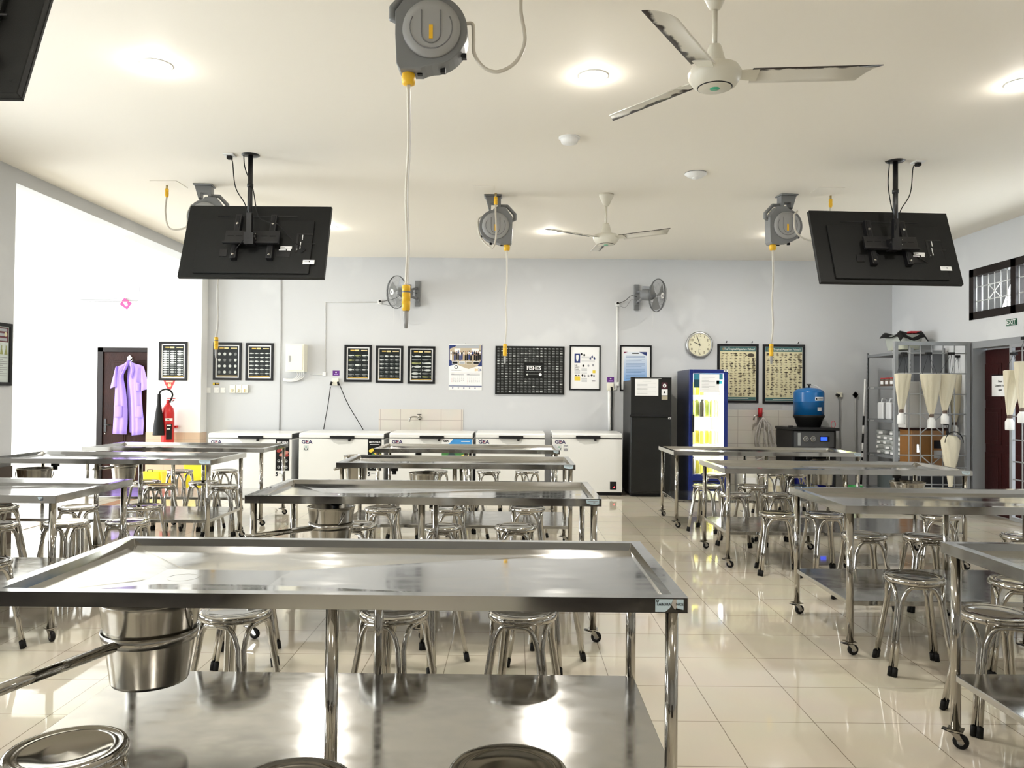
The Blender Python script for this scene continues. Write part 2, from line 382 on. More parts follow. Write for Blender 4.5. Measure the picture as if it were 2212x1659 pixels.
# ------------------------------------------------------------------ ceiling fittings
SOFFIT = mat('lamp_disc', (1, 1, 1), .5, emit=(1, .97, .9), es=40)
lamps = [(-2.25, 4.83), (.48, 4.95), (3.24, 5.02), (-2.28, 9.51), (.42, 9.7), (3.24, 9.7), (-2.25, .2), (.48, .2), (3.24, .2)]
LL = ['round recessed ceiling lamp glowing between near television and large hose reel', 'round recessed ceiling lamp glowing between large hose reel and near ceiling fan', 'round recessed ceiling lamp cut by the right edge of the photo',
      'round recessed ceiling lamp glowing beside the right edge of the left television', 'round recessed ceiling lamp glowing behind a blade of the far ceiling fan', 'round recessed ceiling lamp hidden behind the right television',
      'round recessed ceiling lamp behind the camera on the left', 'round recessed ceiling lamp right above the camera', 'round recessed ceiling lamp behind the camera on the right']
for (x, y), lb in zip(lamps, LL):
    t = thing('recessed_ceiling_lamp', lb, 'ceiling lamp', (x, y, ZC), group='recessed ceiling lamps')
    B().lathe([(.075, -.001), (.095, -.006), (.098, 0)], WHITEPL, n=32, cap=False).build('trim_ring', t)
    B().lathe([(.0, -.012), (.05, -.010), (.076, -.002)], SOFFIT, n=32, cap=False).build('glowing_disc', t)
    l = bpy.data.lights.new('lamp_light', 'POINT'); l.energy = LAMP_P; l.color = (1, .95, .87); l.shadow_soft_size = .05
    l = bpy.data.objects.new('lamp_light', l); COL.objects.link(l); l.location = (x, y, ZC-.05)
    area('lamp_light', (x, y, ZC-.014), (0, 0, -1), .15, .15, 24, (1, .95, .87), round_=True)

p = atz(1230, 297, ZC)
t = thing('smoke_detector', 'small white smoke detector on ceiling between the lamps and far fan', 'smoke detector', p)
B().lathe([(.07, 0), (.07, -.02), (.062, -.045), (.03, -.055), (0, -.056)], WHITEPL, n=28).build('housing', t); B().lathe([(.085, 0), (.085, -.008), (.07, -.01)], WHITEPL, n=28).build('base', t)
p = atz(1503, 374, ZC)
t = thing('wireless_access_point', 'flat white round access point disc on the ceiling', 'access point', p)
B().lathe([(.1, -.006), (.1, -.012), (.06, -.04), (0, -.045)], WHITEPL, n=32).build('cover', t); B().lathe([(.098, 0), (.1, -.007), (0, -.007)], GREYPL, n=32).build('base', t)
B().lathe([(.035, -.043), (.035, -.048), (0, -.048)], WHITEPL, n=24).build('centre_ring', t)
for (x0, y0, w, lb) in ((1045, 406, .2, 'square white access plate on the ceiling beside the middle hose reel'), (365, 398, .26, 'thin square access plate on the ceiling above the left hose connector'), (1785, 412, .26, 'thin square access plate on the ceiling by the right hose connector')):
    p = atz(x0, y0, ZC)
    B().box(-w/2, w/2, -w/2, w/2, -.004, 0, mat('plate_cream', (.87, .825, .735), .6)).build('ceiling_plate', loc=p, bevel=.001, label=lb, cat='access plate')

# ------------------------------------------------------------------ hose reels
def reel_outline(s=1.0):
    pts = []
    for k in range(19): a = radians(100+k*(170/18)); pts.append((.168*cos(a), .168*sin(a)))    # round side
    pts += [(.03, -.175), (.05, -.185), (.15, -.185), (.165, -.16), (.172, -.02), (.172, .09), (.10, .19), (.0, .195)]
    return [(x*s, y*s) for x, y in pts]
def make_reel(lb, loc, rz, mirror=1, hose_pts=None, connector=None, nozz=None):
    t = thing('hose_reel', lb, 'hose reel', loc, (0, 0, rz), 'grey water hose reels hanging from the ceiling')
    m = mirror; TM = Matrix.Scale(m, 4, (1, 0, 0))
    b = B(); b.T = TM
    o = [(x, z-.32) for x, z in reel_outline()]
    b.prism(o, -.065, .065, GREYPL)
    # carrying handle opening suggested by a raised loop
    b.tube([(.165, 0, -.25), (.195, 0, -.24), (.195, 0, -.19), (.115, 0, -.105), (.03, 0, -.105), (.02, 0, -.14)], .02, GREYPL, 8)
    b.build('housing', t, bevel=.008)
    for s in (-1, 1):
        b = B(); b.T = TM
        b.lathe([(.138, 0), (.134, .018), (.1, .024), (0, .026)] if s > 0 else [(.138, 0), (.134, -.018), (.1, -.024), (0, -.026)], LGREY, c=(0, s*.065, -.32), n=40, axis='Y')
        b.tube([(.1*cos(radians(k)), s*.09, -.32+.1*sin(radians(k))) for k in range(150, 395, 12)], .003, GREYPL, 5)
        b.tube([(-.045, s*.092, -.24), (-.045, s*.092, -.34)]+[(.045*-cos(radians(k)), s*.092, -.35-.045*sin(radians(k))) for k in range(0, 181, 20)]+[(.045, s*.092, -.34), (.045, s*.092, -.24)], .003, GREYPL, 5)
        c = b.build('side_cover', t)
        b = B(); b.T = TM; b.box(-.009, .009, s*.09-.004, s*.09+.006, -.375, -.31, YELPL); b.build('yellow_badge', c)
    b = B(); b.T = TM
    b.box(-.12, .06, -.075, .075, -.014, 0, GREYPL)
    b.prism([(-.11, -.014), (.05, -.014), (.05, -.15), (.02, -.15), (.02, -.085), (-.05, -.085), (-.05, -.13), (-.07, -.15)], -.05, .05, GREYPL)
    b.build('ceiling_bracket', t, bevel=.004)
    b = B(); b.T = TM; b.lathe([(.02, -.035), (.03, -.03), (.034, 0), (.03, .02), (.03, .025)], YELPL, c=(.115, 0, -.525), n=20); b.build('outlet_stopper', t)
    b = B(); b.T = TM
    for zz in ((-.15, -.42), (-.05, -.49), (.06, -.5)): b.box(zz[0]-.012, zz[0]+.012, -.012, .012, zz[1]-.012, zz[1]+.012, BLKPL)
    b.build('clip', t)
    x = .115*m
    if nozz:      # hanging hose with yellow click connector and grey tip, world wobble
        z1 = nozz-loc[2]
        pts = curve3([(x, 0, -.55), (x+.006, 0, -.55+(z1+.55)*.3), (x-.004, .0, -.55+(z1+.55)*.55), (x+.006, 0, -.55+(z1+.55)*.8), (x+nozz_dx, 0, z1)], 8)
        B().tube(pts, .0095, HOSE, 8).tube([(p.x+.006, p.y-.007, p.z) for p in pts], .004, HOSEW, 6).build('hanging_hose', t)
        xn = x+nozz_dx
        n = B().lathe([(.014, .0), (.02, -.004), (.02, -.03), (.017, -.034), (.02, -.036), (.021, -.075), (.018, -.078), (.021, -.08), (.019, -.12), (.012, -.125)], YELPL, c=(xn, 0, z1+.01), n=16).lathe([(.0185, -.03), (.0205, -.031), (.0205, -.037), (.0185, -.038)], GREYPL, c=(xn, 0, z1+.01), n=16).build('hose_connector', t)
        B().lathe([(.013, 0), (.012, -.05), (.008, -.085)], LGREY, c=(xn, 0, z1-.112), n=14).build('nozzle_tip', n)
    if hose_pts:
        B().tube(curve3([Vector(q)-Vector((0, 0, 0)) for q in hose_pts], 8), .009, HOSE, 8).build('feed_hose', t)
    if connector:
        x, y = connector
        b = B().cyl((x, y, 0), (x, y, -.05), .011, mat('brass', (.5, .4, .2), .3, 1)).lathe([(.017, 0), (.018, -.03), (.015, -.034), (.018, -.038), (.018, -.07), (.011, -.085)], YELPL, c=(x, y, -.035), n=14)
        b.build('inlet_connector', t)
    return t
nozz_dx = -.01
# each reel: base at its ceiling bracket
R = [  # label, loc, rz, mirror
]
pm = at(1071, 478, 7.97)       # middle reel
lm = (pm.x, 7.97, ZC)
make_reel('grey hose reel hanging right of centre above the large black fish board', lm, 0, 1, hose_pts=[(0, -.1, -.09), (0, -.12, -.2), (.01, -.16, -.42), (-.03, -.14, -.56), (-.15, -.06, -.44), (-.18, -.02, -.26), (-.12, 0, -.2)], connector=(.0, -.1), nozz=at(1091, 745, 7.97).z)
pr = at(1693, 474, 7.85)
make_reel('grey hose reel hanging left of the right television', (pr.x, 7.85, ZC), .12, -1, hose_pts=[(.47, -.05, -.09), (.45, -.05, -.2), (.36, -.06, -.42), (.2, -.12, -.47), (.05, -.16, -.4), (.04, -.14, -.24), (.12, -.05, -.17)], connector=(.47, -.05), nozz=at(1671, 745, 7.85).z)
plr = at(447, 478, 7.65)
make_reel('grey hose reel half hidden behind the left television', (plr.x, 7.65, ZC), .1, 1, hose_pts=[(-.4, .05, -.1), (-.41, .05, -.28), (-.36, .03, -.43), (-.2, 0, -.42), (-.17, -.05, -.3), (-.14, -.02, -.2)], connector=(-.4, .05), nozz=at(467, 730, 7.65).z)
pn = at(927, 22, 3.72)
nozz_dx = .0
make_reel('large grey hose reel nearest the camera, cut by the top edge', (pn.x+.02, 3.72, ZC), .0, -1, hose_pts=[(.16, .0, -.26), (.19, 0, -.265), (.195, 0, -.33), (.2, 0, -.41), (.25, 0, -.475), (.32, 0, -.49), (.4, 0, -.44), (.44, 0, -.34), (.42, 0, -.2), (.42, 0, -.1)], connector=(.42, 0), nozz=at(875, 620, 3.72).z)

# ------------------------------------------------------------------ televisions
def make_tv(lb, bl, br, tl_z, yt, yb):
    pass
def tv_builder():
    w, h = 1.26, .72
    t = thing('ceiling_television', 'x', 'television', (0, 0, 0))
    # local frame: panel centre at origin, back faces -Y, tilted by the panel's parts' own rotation
    tilt = radians(-20.5)
    p = B().box(-w/2, w/2, .02, .05, -h/2, h/2, TVB).box(-w/2-.002, w/2+.002, .045, .058, -h/2-.002, h/2+.002, BLKPL)
    p.box(-.5, .5, -.0, .02, -h/2+.03, h/2-.16, TVB)
    p.box(-w*.29, w*.27, .014, .022, h/2-.115, h/2-.108, BLKMET)
    p.box(.37, .53, .005, .0, -.04, -.03, BLKMET)
    for x, z in ((-.48, -.29), (-.2, -.3), (.1, -.3), (.45, -.28), (-.5, -.33), (0, -.34), (.44, -.34), (.6, -.31)): p.lathe([(0, -.0015), (.006, -.001)], BLACK, c=(x, -.001 if abs(x) < .5 and z > -.33 else .018, z), n=8, axis='Y', cap=False)
    po = p.build('panel', t, rot=(tilt, 0, 0), bevel=.004)
    s = B().box(-.05, .05, -.003, 0, -.02, .02, WHITE).box(-.035, .01, -.004, -.003, .002, .006, INKG).lathe([(0, -.0045), (.006, -.0045)], INK, c=(.008, 0, .004), n=10, axis='Y', cap=False)
    s.build('rating_label', po, loc=(.49, -.0, -.22), label='white rating label')
    s = B().box(-.05, .05, -.003, 0, -.004, .02, WHITE).box(-.06, .0, -.003, 0, -.02, -.012, WHITE).box(.01, .045, -.003, 0, -.022, -.006, WHITE).box(-.04, -.01, -.004, -.003, .004, .008, INK)
    s.build('warning_sticker', po, loc=(.28, -.0, -.085), label='torn white warning sticker')
    s = B().box(.36, .38, -.004, 0, -.12, .06, BLKMET).box(.36, .5, -.004, 0, .05, .065, BLKMET).box(.4, .405, -.006, 0, -.09, -.02, WHITEPL).box(.41, .416, -.006, 0, .0, .05, WHITEPL).box(.375, .38, -.006, 0, -.1, -.09, WHITEPL).box(.2, .32, -.003, 0, -.17, -.11, BLKMET)
    s.build('socket_panel', po)
    s = B().box(-.29, -.225, -.008, 0, -.17, -.1, BLKMET); s.build('power_inlet', po)
    # wall-mount arms
    for x in (-.155, .155):
        a = B().box(x-.026, x+.026, -.05, 0, -.21, .225, BLKMET).box(x-.014, x+.014, -.055, -.05, -.2, .21, BLKPL)
        ao = a.build('mount_arm', t, rot=(tilt, 0, 0), bevel=.002)
        for z in (.13, -.175): B().lathe([(.0, -.006), (.011, -.005), (.011, 0)], TUBE, c=(x, -.054, z), n=12, axis='Y', cap=False).build('bolt', ao)
    s = B().box(-.235, .235, -.075, -.05, -.075, .045, BLKMET)
    for k in range(6): s.box(-.215+k*.073, -.16+k*.073, -.078, -.075, -.012, -.004, BLACK)
    s.box(-.245, .235, -.1, -.07, -.09, -.075, BLKMET)
    s.build('mount_plate', t, rot=(tilt, 0, 0), bevel=.002)
    y0 = -.145
    s = B().box(-.022, .022, y0-.022, y0+.022, -.07, .2, BLKMET); s.box(-.04, .04, y0-.03, -.07, -.07, .03, BLKMET)
    s.cyl((-.045, y0, .0), (.05, y0, .0), .012, BLKMET).cyl((.052, y0-.01, .02), (.056, y0-.01, .02), .006, TUBE).cyl((.052, y0-.01, -.02), (.056, y0-.01, -.02), .006, TUBE)
    s.build('mount_joint', t)
    return t, y0
def finish_tv(t, y0, loc, rz, cables, lb):
    t['label'] = lb; t['group'] = 'black televisions on ceiling poles'; t.location = loc; t.rotation_euler = (0, 0, rz)
    top = ZC-loc[2]
    s = B().cyl((0, y0, 0), (0, y0, top), .021, BLKMET, 14).lathe([(.026, 0), (.026, .03)], BLKMET, c=(0, y0, .42), n=14).lathe([(.075, 0), (.075, -.006), (.03, -.01)], BLKMET, c=(0, y0, top), n=20)
    s.build('ceiling_pole', t)
    for pts in cables: B().tube(curve3(pts, 7), .0045, BLACK, 6).build('cable', t)
    px = -.18 if loc[0] < 0 else .2
    B().box(px-.045, px+.045, y0-.05, y0+.05, top-.012, top, WHITEPL).box(px-.02, px+.02, y0-.02, y0+.02, top-.04, top-.012, BLACK).build('ceiling_socket', t, bevel=.003)
tz = (at(540, 594, 6.63).z+at(540, 440, 6.88).z)/2
tv, y0 = tv_builder()
cl = lambda T, s: [[(s*.18, y0, T-.03), (s*.155, y0, T-.06), (s*.12, y0-.02, T-.28), (s*.04, y0-.02, T-.42), (s*.01, y0-.03, T-.5)],
                   [(s*.06, y0, T-.0), (s*.045, y0, T-.12), (s*-.03, y0-.02, T-.3), (.1, y0-.05, T-.55), (.25, -.16, .1), (.36, -.1, -.03), (.41, -.06, -.06), (.45, -.05, -.09), (.41, -.04, -.12), (.37, 0, -.1)],
                   [(-.0, y0-.03, -.02), (-.05, y0, -.03), (-.12, -.12, -.1), (-.2, -.02, -.13), (-.26, .02, -.14)]]
T = ZC-tz
pc = at(547, 517, 6.75); D1 = thing
tvL = dup(tv, (pc.x, 6.78, tz)); finish_tv(tvL, y0, (pc.x, 6.8, tz), 0, cl(T, -1), 'black television seen from behind on a ceiling pole, left of centre')
pc2 = at(1924, 541, 6.75)
tvR = dup(tv, (0, 0, 0)); finish_tv(tvR, y0, (pc2.x, 6.83, tz), radians(3.2), cl(T, 1)[:1]+[[(-.09, y0, T-.01), (-.055, y0, T-.02), (-.075, y0-.02, T-.2), (-.05, y0-.02, T-.38), (-.01, y0-.03, T-.55), (-.01, y0-.02, .1)]]+
    [[(.24, 0, -.08), (.27, -.06, -.12), (.36, -.05, -.16), (.47, 0, -.13), (.49, 0, -.08), (.44, 0, -.03), (.38, 0, -.06)], [(-.12, -.1, -.1), (-.19, -.02, -.12), (-.24, .0, -.15), (-.3, .0, -.2), (-.3, .03, -.26), (-.24, .04, -.29), (-.21, .04, -.24), (-.25, .03, -.15)]], 'black television seen from behind on a ceiling pole, at the right')
e = atz(45, 204, tz-.35); finish_tv(tv, y0, (e.x-.645, e.y+.11, tz), 0, cl(T, -1), 'corner of a black television cut by the top left corner of the photo')

# ------------------------------------------------------------------ ceiling fans
def worn(name):
    m = bpy.data.materials.new(name); m.use_nodes = True; nt = m.node_tree; b = nt.nodes['Principled BSDF']; L = nt.links.new
    b.inputs['Roughness'].default_value = .35
    tc = nt.nodes.new('ShaderNodeTexCoord'); sep = nt.nodes.new('ShaderNodeSeparateXYZ'); n = nt.nodes.new('ShaderNodeTexNoise'); n.inputs['Scale'].default_value = 14; n.inputs['Detail'].default_value = 4
    ad = nt.nodes.new('ShaderNodeMath'); ad.operation = 'MULTIPLY_ADD'; ad.inputs[1].default_value = .085; r = nt.nodes.new('ShaderNodeValToRGB')
    L(tc.outputs['Object'], sep.inputs[0]); L(tc.outputs['Object'], n.inputs['Vector']); L(n.outputs['Fac'], ad.inputs[0]); ng = nt.nodes.new('ShaderNodeMath'); ng.operation = 'MULTIPLY'; ng.inputs[1].default_value = -1; L(sep.outputs['Y'], ng.inputs[0]); L(ng.outputs[0], ad.inputs[2])
    mr = nt.nodes.new('ShaderNodeMapRange'); mr.inputs[1].default_value = .075; mr.inputs[2].default_value = .09
    L(ad.outputs[0], mr.inputs[0]); L(mr.outputs[0], r.inputs[0])
    r.color_ramp.elements[0].color = (.74, .71, .63, 1); r.color_ramp.elements[1].color = (.03, .022, .018, 1)
    L(r.outputs[0], b.inputs['Base Color']); return m
BLADE = worn('fan_blade_worn')
def make_fan(lb, loc, angs, drop, ln=1.0):
    t = thing('ceiling_fan', lb, 'ceiling fan', loc, group='cream three-blade ceiling fans')
    B().lathe([(0, 0), (.075, 0), (.072, -.02), (.03, -.11), (.018, -.12)][1:], FANW, n=28).build('canopy', t)
    B().cyl((0, 0, -.1), (0, 0, -drop+.1), .0125, FANW, 12).build('down_rod', t)
    z = -drop
    mo = B().lathe([(.028, .155), (.035, .14), (.055, .06), (.06, .055), (.115, .04), (.13, .015), (.128, -.01), (.105, -.045), (.085, -.056), (.08, -.06), (0, -.062)], FANW, c=(0, 0, z), n=40)
    mo.lathe([(.083, -.0565), (.086, -.0555), (.083, -.0585), (.080, -.0595)], INK, c=(0, 0, z), n=40, cap=False)
    mo = mo.build('motor_housing', t)
    B().lathe([(0, -.0635), (.024, -.0632), (.025, -.06)], mat('green_badge', (.05, .45, .25), .3), c=(0, 0, z), n=20, cap=False).build('green_badge', mo)
    g = B(); g.T = Matrix.Translation((0, 0, z)) @ Matrix.Rotation(radians(25), 4, 'Z'); 
    g.add([(.1+.012*k, -.0, .0) for k in range(0)], [], INK)
    for a in angs:
        hb = B()
        hb.prism([(.1, -.035), (.21, -.05), (.21, .05), (.1, .03)], .0, .006, FANW, axis='Z')
        pt = [(.18, -.06), (.60, -.06), (.655, -.048), (.70, .045), (.69, .06), (.19, .06)]
        top = [(x, y, .012+.004*cos(y*20)) for x, y in pt]; 
        # gently cambered blade in cross strips
        N = 6; vs = []; fs = []
        xs0 = lambda v: .18; xs1 = lambda v: .64+.06*v if v > 0 else .64+.05*v
        for j in range(N+1):
            v = -1+2*j/N; y = v*.062; zz = .012-.012*v*v
            for x in (.175, .3*ln, .45*ln, (.625-.04*v)*ln): vs.append((x, y, zz))
        for s_ in (0, 1):
            pass
        for j in range(N):
            for i in range(3): fs.append((j*4+i, j*4+i+1, (j+1)*4+i+1, (j+1)*4+i))
        o = B(); o.add(vs, fs, BLADE, True)
        bo = o.build('blade', t, loc=(0, 0, z), rot=(radians(11), 0, 0)); bo.rotation_mode = 'XYZ'
        bo.rotation_euler = (Matrix.Rotation(a, 4, 'Z') @ Matrix.Rotation(radians(-11), 4, 'X')).to_euler()
        s = bo.modifiers.new('Solidify', 'SOLIDIFY'); s.thickness = .004
        hb.build('blade_iron', bo, loc=(0, 0, 0))
    return t, mo
zf = .45
h1 = atz(1544, 165, ZC-zf); hl = (h1.x, h1.y, ZC)
tip = lambda x, y, h: atan2(atz(x, y, ZC-zf).y-h.y, atz(x, y, ZC-zf).x-h.x)
tn, mo = make_fan('cream ceiling fan with chipped dark blade edges, nearest the camera', hl, [tip(1897, 156, h1), tip(1405, 8, h1), tip(1332, 250, h1)], zf, 1.18)
g = B(); g.text('04-A', 0, 0, .03, 0, INK)
g.build('handwritten_mark', mo, loc=(.085, -.087, -zf+.006), rot=(radians(0), 0, radians(38)))
g = B(); g.q(-.03, .03, -.016, .016, 0, mat('sticker_beige', (.6, .57, .48), .5)); g.q(-.024, .024, .004, .008, -.0005, INKG); g.q(-.024, .02, -.006, -.002, -.0005, INKG)
g.build('sticker', mo, loc=(-.07, -.096, -zf+.006), rot=(radians(0), 0, radians(-36)))
h2 = atz(1309, 516, ZC-zf)
make_fan('cream three-blade ceiling fan farther away in front of the back wall', (h2.x, h2.y, ZC), [tip(1466, 496, h2), tip(1172, 493, h2), tip(1290, 537, h2)], zf, 1.1)

# ------------------------------------------------------------------ dissection tables
TH, TL, TD = .807, 2.0, .87
LEGX = (.04, .975, 1.96); LEGY = (.04, .83)
def make_table(lb, x, y, drain_left=True, rz=0, L=TL, skip=()):
    t = thing('steel_dissection_table', lb, 'table', (x, y, 0), (0, 0, rz), 'wheeled stainless steel dissection tables')
    def ring(i, z): return [(i, i, z), (L-i, i, z), (L-i, TD-i, z), (i, TD-i, z)]
    b = B(); rs = [ring(0, TH-.042), ring(0, TH), ring(.04, TH), ring(.047, TH-.027)]
    vs = [v for r in rs for v in r]
    fs = []
    for k in range(2):
        for i in range(4): fs.append((k*4+i, k*4+(i+1) % 4, (k+1)*4+(i+1) % 4, (k+1)*4+i))
    b.add(vs, fs[:4], APRON); b.add(vs, fs[4:8], STEEL)
    b.add(vs, [(8+i, 8+(i+1) % 4, 12+(i+1) % 4, 12+i) for i in range(4)], APRON)
    # tray folded towards the drain
    dx, dy = (.43 if drain_left else L-.43), .37; zt = TH-.029; zd = TH-.046; n = 16
    cor = ring(.047, TH-.027); dr = [(dx+.055*cos(2*pi*k/n), dy+.055*sin(2*pi*k/n), zd) for k in range(n)]
    vs = cor+dr; fs = []
    sect = [(10, 14, 0, 1), ]
    # each side is one facet between two corners and a quarter of the drain ring
    q = {0: (10, 14), 1: (14, 18), 2: (2, 6), 3: (6, 10)}
    for i, (a, c) in q.items():
        idx = [4+(k % n) for k in range(a, c+1)]
        fs.append((i, (i+1) % 4)+tuple(reversed(idx)))
    b.add(vs, fs, STEEL)
    b.add([(.0, .0, TH-.0425), (L, 0, TH-.0425), (L, TD, TH-.0425), (0, TD, TH-.0425)], [(3, 2, 1, 0)], APRON)
    b.build('tray_top', t, bevel=.003, seg=2)
    d = B().lathe([(.056, 0), (.05, .004), (.043, .0), (.038, -.02), (0, -.022)], CHROME, c=(dx, dy, zd), n=28)
    d = d.build('drain', t)
    B().cyl((dx, dy, zd-.01), (dx, dy, TH-.10), .035, BLKPL, 16).cyl((dx, dy, TH-.1), (dx, dy, TH-.13), .02, BLKPL, 14).build('drain_pipe', d)
    for i, lx in enumerate((.04, L/2-.01, L-.04)):
        for j, ly in enumerate(LEGY):
            if (i, j) in skip: continue
            l = B().cyl((0, 0, .075), (0, 0, TH-.041), .019, TUBE, 18).build('leg', t, loc=(lx, ly, 0))
            a = random.uniform(-.9, .9)
            c = B(); M_ = CASTER; c.v = list(M_.v); c.f = list(M_.f); c.m = list(M_.m); c.sm = list(M_.sm); c.mats = list(M_.mats)
            if 'caster' not in MT: MT['caster'] = c.build('caster', l, rot=(0, 0, a)); 
            else: o = MT['caster'].copy(); COL.objects.link(o); o.parent = l; o.rotation_euler = (0, 0, a)
    s = B().box(.03, L-.03, .035, TD-.04, .265, .292, SHELF)
    s.build('lower_shelf', t, bevel=.003)
    return t
CASTER = B()
CASTER.box(-.028, .028, -.028, .028, .07, .074, TUBE).lathe([(.014, .06), (.018, .072)], TUBE, n=14)
for s in (-1, 1): CASTER.prism([(-.018, .06), (.014, .06), (.034, .028), (.026, .022), (.01, .03)], s*.013-.0015, s*.013+.0015, TUBE)
CASTER.box(-.02, .016, -.014, .014, .057, .061, TUBE)
CASTER.lathe([(.012, -.010), (.026, -.010), (.029, -.006), (.029, .006), (.026, .010), (.012, .010)], BLACK, c=(.018, 0, .029), n=20, axis='Y').lathe([(.013, -.011), (.013, .011)], LGREY, c=(.018, 0, .029), n=12, axis='Y')
CASTER.prism([(.0, .062), (-.045, .07), (-.05, .066), (-.01, .056)], -.012, .012, BLKMET)

tabs = {}
TDEF = [('A', -1.53, 2.24, True, 2.03, 'nearest wheeled steel table in the foreground centre, torn sticker on its corner'),
        ('B', -1.51, 4.38, True, 2.0, 'second wheeled steel table of the centre column, counted from the camera'),
        ('C', -1.49, 6.53, True, 2.0, 'third wheeled steel table of the centre column, counted from the camera'),
        ('D', -1.49, 8.27, True, 1.97, 'farthest wheeled steel table of the centre column, before the white freezers'),
        ('R0', 1.72, 2.30, False, 2.0, 'nearest wheeled steel table of the right column, cut by the right edge'),
        ('R1', 1.775, 4.20, False, 2.0, 'second wheeled steel table of the right column, counted from the camera'),
        ('R2', 1.70, 6.34, False, 2.0, 'third wheeled steel table of the right column, counted from the camera'),
        ('R3', 1.68, 8.27, False, 2.0, 'farthest wheeled steel table of the right column, before the blue glass-door fridge'),
        ('L1', -4.52, 4.30, True, 2.0, 'nearest wheeled steel table of the left column, below the left wall poster'),
        ('L2', -4.56, 6.66, True, 1.98, 'middle wheeled steel table of the left column, in front of the dark door'),
        ('L3', -4.50, 8.12, True, 1.9, 'farthest wheeled steel table of the left column, before the red fire extinguisher')]
for k, x, y, dl, L, lb in TDEF: tabs[k] = make_table(lb, x, y, dl, 0, L, skip=((0, 0),) if k == 'A' else ())
STK = mat('sticker_pale_blue', (.5, .62, .68), .5)
def sticker(k, x0, x1, z0, z1, big=False):
    b = B()
    if big:
        b.pl([(x0, z0), (x0+.028, z0), (x0+.042, z0+.012), (x0+.05, z1), (x0, z1)], -.0015, STK)
        b.pl([(x1-.02, z0+.012), (x1, z0+.008), (x1, z1), (x0+.05, z1), (x0+.046, z0+.02), (x0+.056, z0+.006), (x0+.062, z0+.014)], -.0015, mat('sticker_torn', (.42, .38, .34), .7))
        b.pl([(x1-.018, z0+.010), (x1, z0+.006), (x1, z1), (x1-.02, z1)], -.0018, STK)
        b.text('LABORA', x0+.024, z1-.014, .0105, -.003, INK, bold=.0002).text('NCE', x1-.011, z1-.014, .0105, -.003, INK, bold=.0002)
        b.lathe([(.002, -.0025), (.004, -.0025)], INK, c=(x0+.006, 0, z1-.005), n=12, axis='Y', cap=False)
    else:
        b.pl([(x0, z1), (x0+.006, z0+.008), (x0+.03, z0+.002), (x1-.02, z0), (x1, z0+.004), (x1, z1)], -.0015, STK)
        b.q(x0+.012, x1-.008, z1-.01, z1-.007, -.003, INKG); b.lathe([(.003, -.0025), (.005, -.0025)], INKG, c=((x0+x1)/2+.01, 0, z0+.012), n=12, axis='Y', cap=False)
    b.build('label_sticker', tabs[k], label='pale blue laboratory sticker')
sticker('A', 1.935, 2.015, TH-.039, TH-.003, True)
sticker('B', 1.91, 1.985, TH-.034, TH-.004); sticker('C', 1.9, 1.98, TH-.034, TH-.004); sticker('D', 1.9, 1.955, TH-.034, TH-.004)
sticker('L1', 1.9, 1.93, TH-.03, TH-.008); sticker('L2', 1.87, 1.97, TH-.034, TH-.004); sticker('R2', 1.91, 1.98, TH-.034, TH-.004); sticker('R3', 1.9, 1.97, TH-.034, TH-.004)

# ------------------------------------------------------------------ buckets in ring holders
def make_bucket():
    t = thing('steel_bucket', 'x', 'bucket')
    R1, R0, h = .145, .104, .27
    b = B(); pr = [(0, .004), (R0-.006, .004), (R0, 0), (R0+.004, .01), (R1-.008, h-.02), (R1-.003, h-.004), (R1, h), (R1-.006, h+.002), (R1-.010, h-.006), (R0-.002, .012), (0, .01)]
    b.lathe(pr, BUCKET, n=48, cap=False).build('bucket_body', t)
    pts = [(-.146+.0*k, 0, h-.03) for k in range(1)]+[(.147*cos(a), -.05*sin(a)-.0, h-.03-.13*sin(a)) for a in [pi-pi*k/14 for k in range(1, 14)]]+[(.146, 0, h-.03)]
    B().tube(pts, .0035, TUBE, 6).build('bail_handle', t)
    return t
bk = make_bucket()
def holder(k, bx, by, bz, ang, ln):
    t = tabs[k]; o = t.location; cx, cy = bx-o.x, by-o.y; r = .131*(1.12 if k == 'A' else 1)
    b = B(); n = 40
    for zz, rr in ((0, 0),): pass
    b.lathe([(r-.004, -.018), (r-.001, -.018), (r+.006, .018), (r+.003, .018), (r-.004, -.018)], BUCKET, c=(cx, cy, bz+.155), n=n, cap=False)
    h = b.build('bucket_holder', t)
    dx, dy = cos(ang), sin(ang)
    B().tube([(cx+dx*(r+.004), cy+dy*(r+.004), bz+.150), (cx+dx*(r+ln), cy+dy*(r+ln), bz+.145)], .0165, TUBE, 14).build('holder_handle', h)
BK = [('A', -1.2, 2.60, .43, -110, .5, 'tapered steel bucket held under the nearest centre table'),
      ('B', -1.11, 4.76, .43, -135, .42, 'tapered steel bucket held under the second table of the centre column'),
      ('C', -.78, 6.85, .43, 178, .42, 'tapered steel bucket with a handle held under the third centre table'),
      ('L1', -4.05, 4.75, .43, -120, .3, 'tapered steel bucket under the nearest table of the left column'),
      ('R0', 3.3, 2.7, .43, -60, .3, 'tapered steel bucket under the nearest table of the right column')]
first = True
for k, x, y, z, a, ln, lb in BK:
    if first: bk.location = (x, y, z); bk.scale = (1.12, 1.12, 1); bk['label'] = lb; bk['group'] = 'steel buckets under the tables'; o = bk; first = False; o.rotation_euler = (0, 0, radians(160))
    else: o = dup(bk, (x, y, z), radians(40*x), lb, 'steel buckets under the tables', scale=(1, 1, 1))
    if k != 'R0' and k != 'L1': holder(k, x, y, z, radians(a), ln)
    else: holder(k, x, y, z, radians(a), ln)
